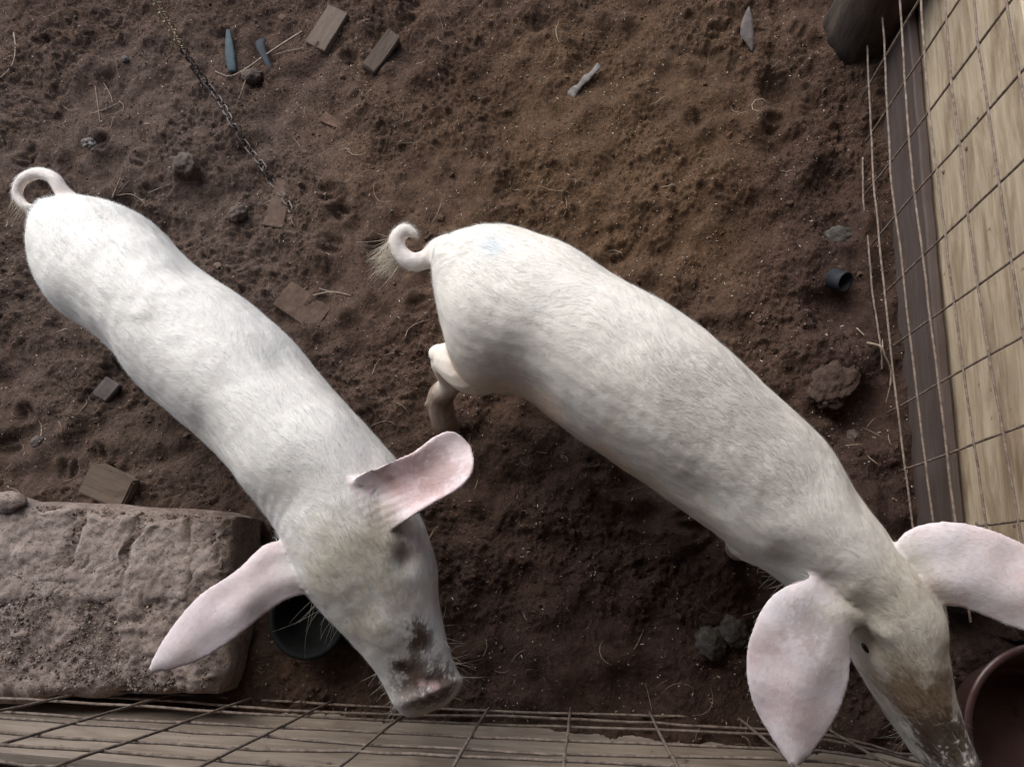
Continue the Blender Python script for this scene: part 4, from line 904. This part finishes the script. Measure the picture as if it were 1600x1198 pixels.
# strips of dark teal plastic, thin sheets with a bend
def sheet(name, outline, mat, label, cat, thick=0.0016, bend=0.0008, up=0.008, n=12):
    """outline: two pixel edges from end to end"""
    Aa = crom([on_ground(*p) for p in outline[0]], 5); Bb = crom([on_ground(*p) for p in outline[1]], 5)
    t = np.linspace(0, 1, n)
    ra = np.stack([np.interp(t, np.linspace(0, 1, len(Aa)), Aa[:, i]) for i in range(3)], -1); rb = np.stack([np.interp(t, np.linspace(0, 1, len(Bb)), Bb[:, i]) for i in range(3)], -1)
    v = np.linspace(0, 1, 5); S_ = ra[:, None] * (1 - v)[None, :, None] + rb[:, None] * v[None, :, None]
    zc = S_[..., 2].mean(); S_[..., 2] = zc + up + bend * (1 - (2 * v - 1) ** 2)[None] + 0.006 * np.sin(t * 3.0 + 0.3)[:, None]
    n_, m_ = S_.shape[:2]; top = S_.reshape(-1, 3); bot = top - np.array([0, 0, thick]); idx_ = np.arange(n_ * m_).reshape(n_, m_); Fq = []
    for i in range(n_ - 1):
        for j in range(m_ - 1):
            q = (idx_[i, j], idx_[i, j + 1], idx_[i + 1, j + 1], idx_[i + 1, j]); Fq.append(q); Fq.append(tuple(x + n_ * m_ for x in reversed(q)))
    loop = list(idx_[0, :]) + list(idx_[1:, -1]) + list(idx_[-1, -2::-1]) + list(idx_[-2:0:-1, 0])
    for a, b in zip(loop, loop[1:] + loop[:1]): Fq.append((b, a, a + n_ * m_, b + n_ * m_))
    return tag(mesh_obj(name, np.concatenate([top, bot]), Fq, mat), label, cat)
sheet('plastic_strip', ([(357, 52), (354, 85), (358, 116)], [(361, 50), (370, 82), (371, 114)]), M['teal'], 'flat teal plastic strip stuck in the soil right of the chain', 'plastic strip')
sheet('plastic_strip', ([(408, 70), (405, 84), (419, 112)], [(418, 66), (420, 84), (428, 112)]), M['black'], 'crumpled dark plastic strip under the forked twig', 'plastic strip', bend=0.003)
sheet('slate_chip', ([(1166, 22), (1157, 40), (1156, 58), (1163, 72), (1172, 81)], [(1168, 21), (1174, 38), (1177, 58), (1178, 72), (1175, 82)]), M['chip'], 'grey leaf shaped slate chip lying at the upper right', 'slate', thick=0.004, bend=0.002, up=0.006)
sheet('plastic_film', ([(884, 148), (893, 137), (903, 134), (911, 122), (922, 117), (933, 105)], [(897, 155), (903, 146), (913, 136), (919, 133), (928, 124), (939, 113)]), M['film'], 'twisted scrap of dirty clear film near the top middle', 'plastic scrap', bend=0.001, up=0.005)
sheet('plastic_sheet', ([(1508, 988), (1545, 1004), (1600, 1028), (1640, 1040)], [(1545, 1000), (1566, 985), (1598, 990), (1650, 1010)]), M['black'], 'torn shiny black plastic sheet behind the brown bowl', 'plastic sheet', bend=0.03, up=0.09)

# twigs and dry stems
def stem(parent, pts, r0, r1, up=0.006, name='branch', mat='twig'):
    P = crom([on_ground(x, y, up + (q[0] if q else 0)) for x, y, *q in pts], 6)
    return tube_obj(name, P - np.array(parent.location)[None], np.linspace(r0, r1, len(P)), M[mat], parent, 6)
def twig(label, branches, up=0.006, name='twig', cat='twig'):
    b0 = branches[0][0][0]; p = on_ground(b0[0], b0[1]); e = tag(empty(name, tuple(p)), label, cat)
    for pts, r0, r1 in branches: stem(e, pts, r0, r1, up)
    return e
twig('pale forked twig lying across the soil near the plastic strips', [([(473, 52), (440, 76, .006), (410, 96, .010), (384, 114, .006), (360, 122), (338, 114)], .0030, .0014), ([(396, 105, .008), (388, 128, .004), (374, 158)], .0020, .0009), ([(470, 54), (458, 72)], .0014, .0006), ([(476, 78), (440, 86, .002), (425, 92)], .0014, .0007)])
twig('small forked twig on bare soil between the two pigs', [([(492, 463), (520, 458, .004), (548, 463)], .0022, .0012), ([(500, 452), (520, 459, .003)], .0012, .0018)])
twig('gnarled pale root hanging on the right fence by its lowest wire', [([(1352, 538), (1370, 546, .01), (1376, 560, .014), (1386, 582, .012), (1388, 606)], .0030, .0020), ([(1373, 548, .012), (1377, 532)], .0022, .0009), ([(1388, 604), (1376, 634)], .0012, .0006), ([(1337, 514), (1348, 526)], .0020, .0012)], .010, 'root', 'root')
twig('bent dry straw stem at the left edge near the top', [([(22, 52), (26, 78), (22, 104), (0, 118), (-20, 124)], .0020, .0014)], .004, 'straw_stem', 'straw')
twig('little heap of dry stems above the curled tail', [([(142, 180), (170, 172, .004), (188, 162)], .0014, .0010), ([(150, 136), (154, 162), (158, 194)], .0010, .0007), ([(164, 132), (174, 150), (178, 162)], .0012, .0008), ([(188, 160), (194, 166), (192, 176)], .0012, .0007), ([(166, 168), (168, 152)], .0008, .0005)], .004, 'dry_stems', 'straw')
twig('dark splinter standing beside the rump of the left pig', [([(183, 314), (196, 284, .02)], .0030, .0012), ([(186, 312), (206, 286, .01)], .0012, .0006), ([(188, 312), (212, 308, .006), (234, 324)], .0012, .0008)], .004, 'splinter', 'splinter')
twig('thin curved straw stem on soil left of the hind leg', [([(582, 586), (592, 564), (612, 552), (640, 556)], .0010, .0006)], .004, 'straw_stem', 'straw')
twig('arched straw stem above the hind leg', [([(634, 528), (640, 512), (660, 502), (672, 500)], .0010, .0006)], .004, 'straw_stem', 'straw')
twig('straight straw stem pointing away from the left pig rump', [([(232, 302), (262, 290), (284, 278)], .0009, .0006)], .004, 'straw_stem', 'straw')

# chain
chain_px = [(238, -8), (252, 18), (268, 46), (284, 74), (298, 96), (308, 112), (322, 130), (340, 152), (352, 172), (366, 196), (380, 220), (398, 244), (412, 262), (424, 284), (440, 304), (452, 322), (458, 336)]
lift_ = [.40, .33, .25, .17, .10, .05, .012, .003] + [.003] * 9
CP = crom([on_ground(x, y, l - .002) if l < 0.03 else at(x, y, l) for (x, y), l in zip(chain_px, lift_)], 30)
dcum = np.concatenate([[0], np.cumsum(np.linalg.norm(np.diff(CP, axis=0), axis=1))])
chain = tag(empty('chain', tuple(CP[-1])), 'slack metal chain lying across the soil from the top edge', 'chain')
PITCH = 0.0215; n_l = int(dcum[-1] / PITCH)
th = np.linspace(0, 2 * math.pi, 21)[:-1]
lv = np.stack([np.cos(th) * 0.0065 , np.sin(th) * 0, np.sin(th) * 0], -1)
path = np.array([(math.copysign(0.0078, math.cos(a)) + 0.0086 * math.cos(a), 0.0086 * math.sin(a), 0) for a in th])
def closed_tube(P, r_, seg=6):
    n_ = len(P); V = []; Fq = []
    for i in range(n_):
        T = P[(i + 1) % n_] - P[i - 1]; T /= np.linalg.norm(T); u = np.array([0, 0, 1.0]); w = np.cross(T, u)
        for j in range(seg):
            a = j * 2 * math.pi / seg; V.append(P[i] + r_ * (math.cos(a) * u + math.sin(a) * w))
    for i in range(n_):
        for j in range(seg):
            k_ = (j + 1) % seg; Fq.append((i * seg + j, i * seg + k_, ((i + 1) % n_) * seg + k_, ((i + 1) % n_) * seg + j))
    return np.array(V), Fq
lkV, lkF = closed_tube(path, 0.0024)
link_a = mesh_obj('link', lkV, lkF, M['chain_steel']); link_b_me = link_a.data.copy(); link_b_me.materials[0] = M['chain_brass']
steel_me = link_a.data; bpy.data.objects.remove(link_a)
for i in range(n_l):
    d_ = (i + 0.5) * PITCH
    p = np.array([np.interp(d_, dcum, CP[:, q]) for q in range(3)]); p2 = np.array([np.interp(d_ + 0.004, dcum, CP[:, q]) for q in range(3)])
    T = Vector(p2 - p).normalized(); qx = T.to_track_quat('X', 'Z')
    o = bpy.data.objects.new('link', link_b_me if i < 11 else steel_me); COL.objects.link(o); o.parent = chain
    m_ = Matrix.Translation(Vector(p) - Vector(chain.location)) @ qx.to_matrix().to_4x4() @ Matrix.Rotation(math.radians(90 * (i % 2) + 35 + random.uniform(-15, 15)), 4, 'X')
    o.matrix_basis = m_

# bowls
V, Fs = lathe([(0.0005, 0.0), (.060, 0), (.067, .006), (.077, .065), (.084, .070), (.084, .075), (.076, .077), (.071, .070), (.060, .014), (0.0005, .012)], 48)
o = mesh_obj('feed_bowl', V, Fs, M['rubber']); p = at(503, 962, 0); o.location = (p[0], p[1], 0.012)
tag(o, 'black rubber feed bowl in the shade between the stone block and pig jaw', 'bowl')
V, Fs = lathe([(0.0005, 0.0), (.105, 0), (.120, .012), (.158, .150), (.166, .158), (.167, .163), (.158, .165), (.151, .158), (.114, .024), (.098, .012), (0.0005, .011)], 64)
bw = mesh_obj('feed_bowl', V, Fs, M['brown_plastic']); bw.location = (0.838, -0.252, 0.0)
tag(bw, 'glossy brown plastic bowl beneath the muddy snout in the bottom right corner', 'bowl')

# top right corner: a stump and a post
V, Fs = lathe([(0.0005, -0.05), (.098, -0.05), (.092, 0.03), (.088, .20), (.084, .285), (.074, .298), (0.0005, .296)], 40)
P3 = V.copy(); k_ = 1 + (vnoise(P3 * np.array([1, 1, 0.35]), 22, 77) - 0.5) * 0.22 + (vnoise(P3, 60, 78) - 0.5) * 0.06
V[:, 0] *= k_; V[:, 1] *= k_
o = mesh_obj('tree_stump', V, Fs, M['stump']); p = at(1350, 60, 0); o.location = (p[0], p[1] + 0.02, float(ground_z(p[0], p[1])))
tag(o, 'dark rough stump standing in the shaded top right corner', 'stump')
p = on_ground(1392, 62)
V, Fs = plank_mesh(0.75, 0.045, 0.045, 91, 0.002, 10); o = mesh_obj('fence_post', V, Fs, M['base_board'], smooth=False)
o.matrix_world = Matrix.Translation((0.775, 1.40, 0.33)) @ Matrix.Rotation(math.radians(-88), 4, 'Y')
tag(o, 'grey wooden post behind the wire mesh in the top right corner', 'post')

# outside the bottom fence
def rock(name, px, py, rx, ry, rz, mat, label, seed):
    o = bm_obj(name, lump_mesh(rx, ry, rz, seed, 4, 0.28, 1.5), mat); p = at(px, py, 0); o.location = (p[0], p[1], 0.0); return tag(o, label, 'rock')
rock('rock', 215, 1205, .20, .07, .06, M['redstone'], 'reddish brown rock outside the kerb plank at the bottom left', 12)
rock('rock', 430, 1216, .17, .06, .05, M['rubble'], 'crumbly grey rock outside the kerb plank below the left ear', 13)
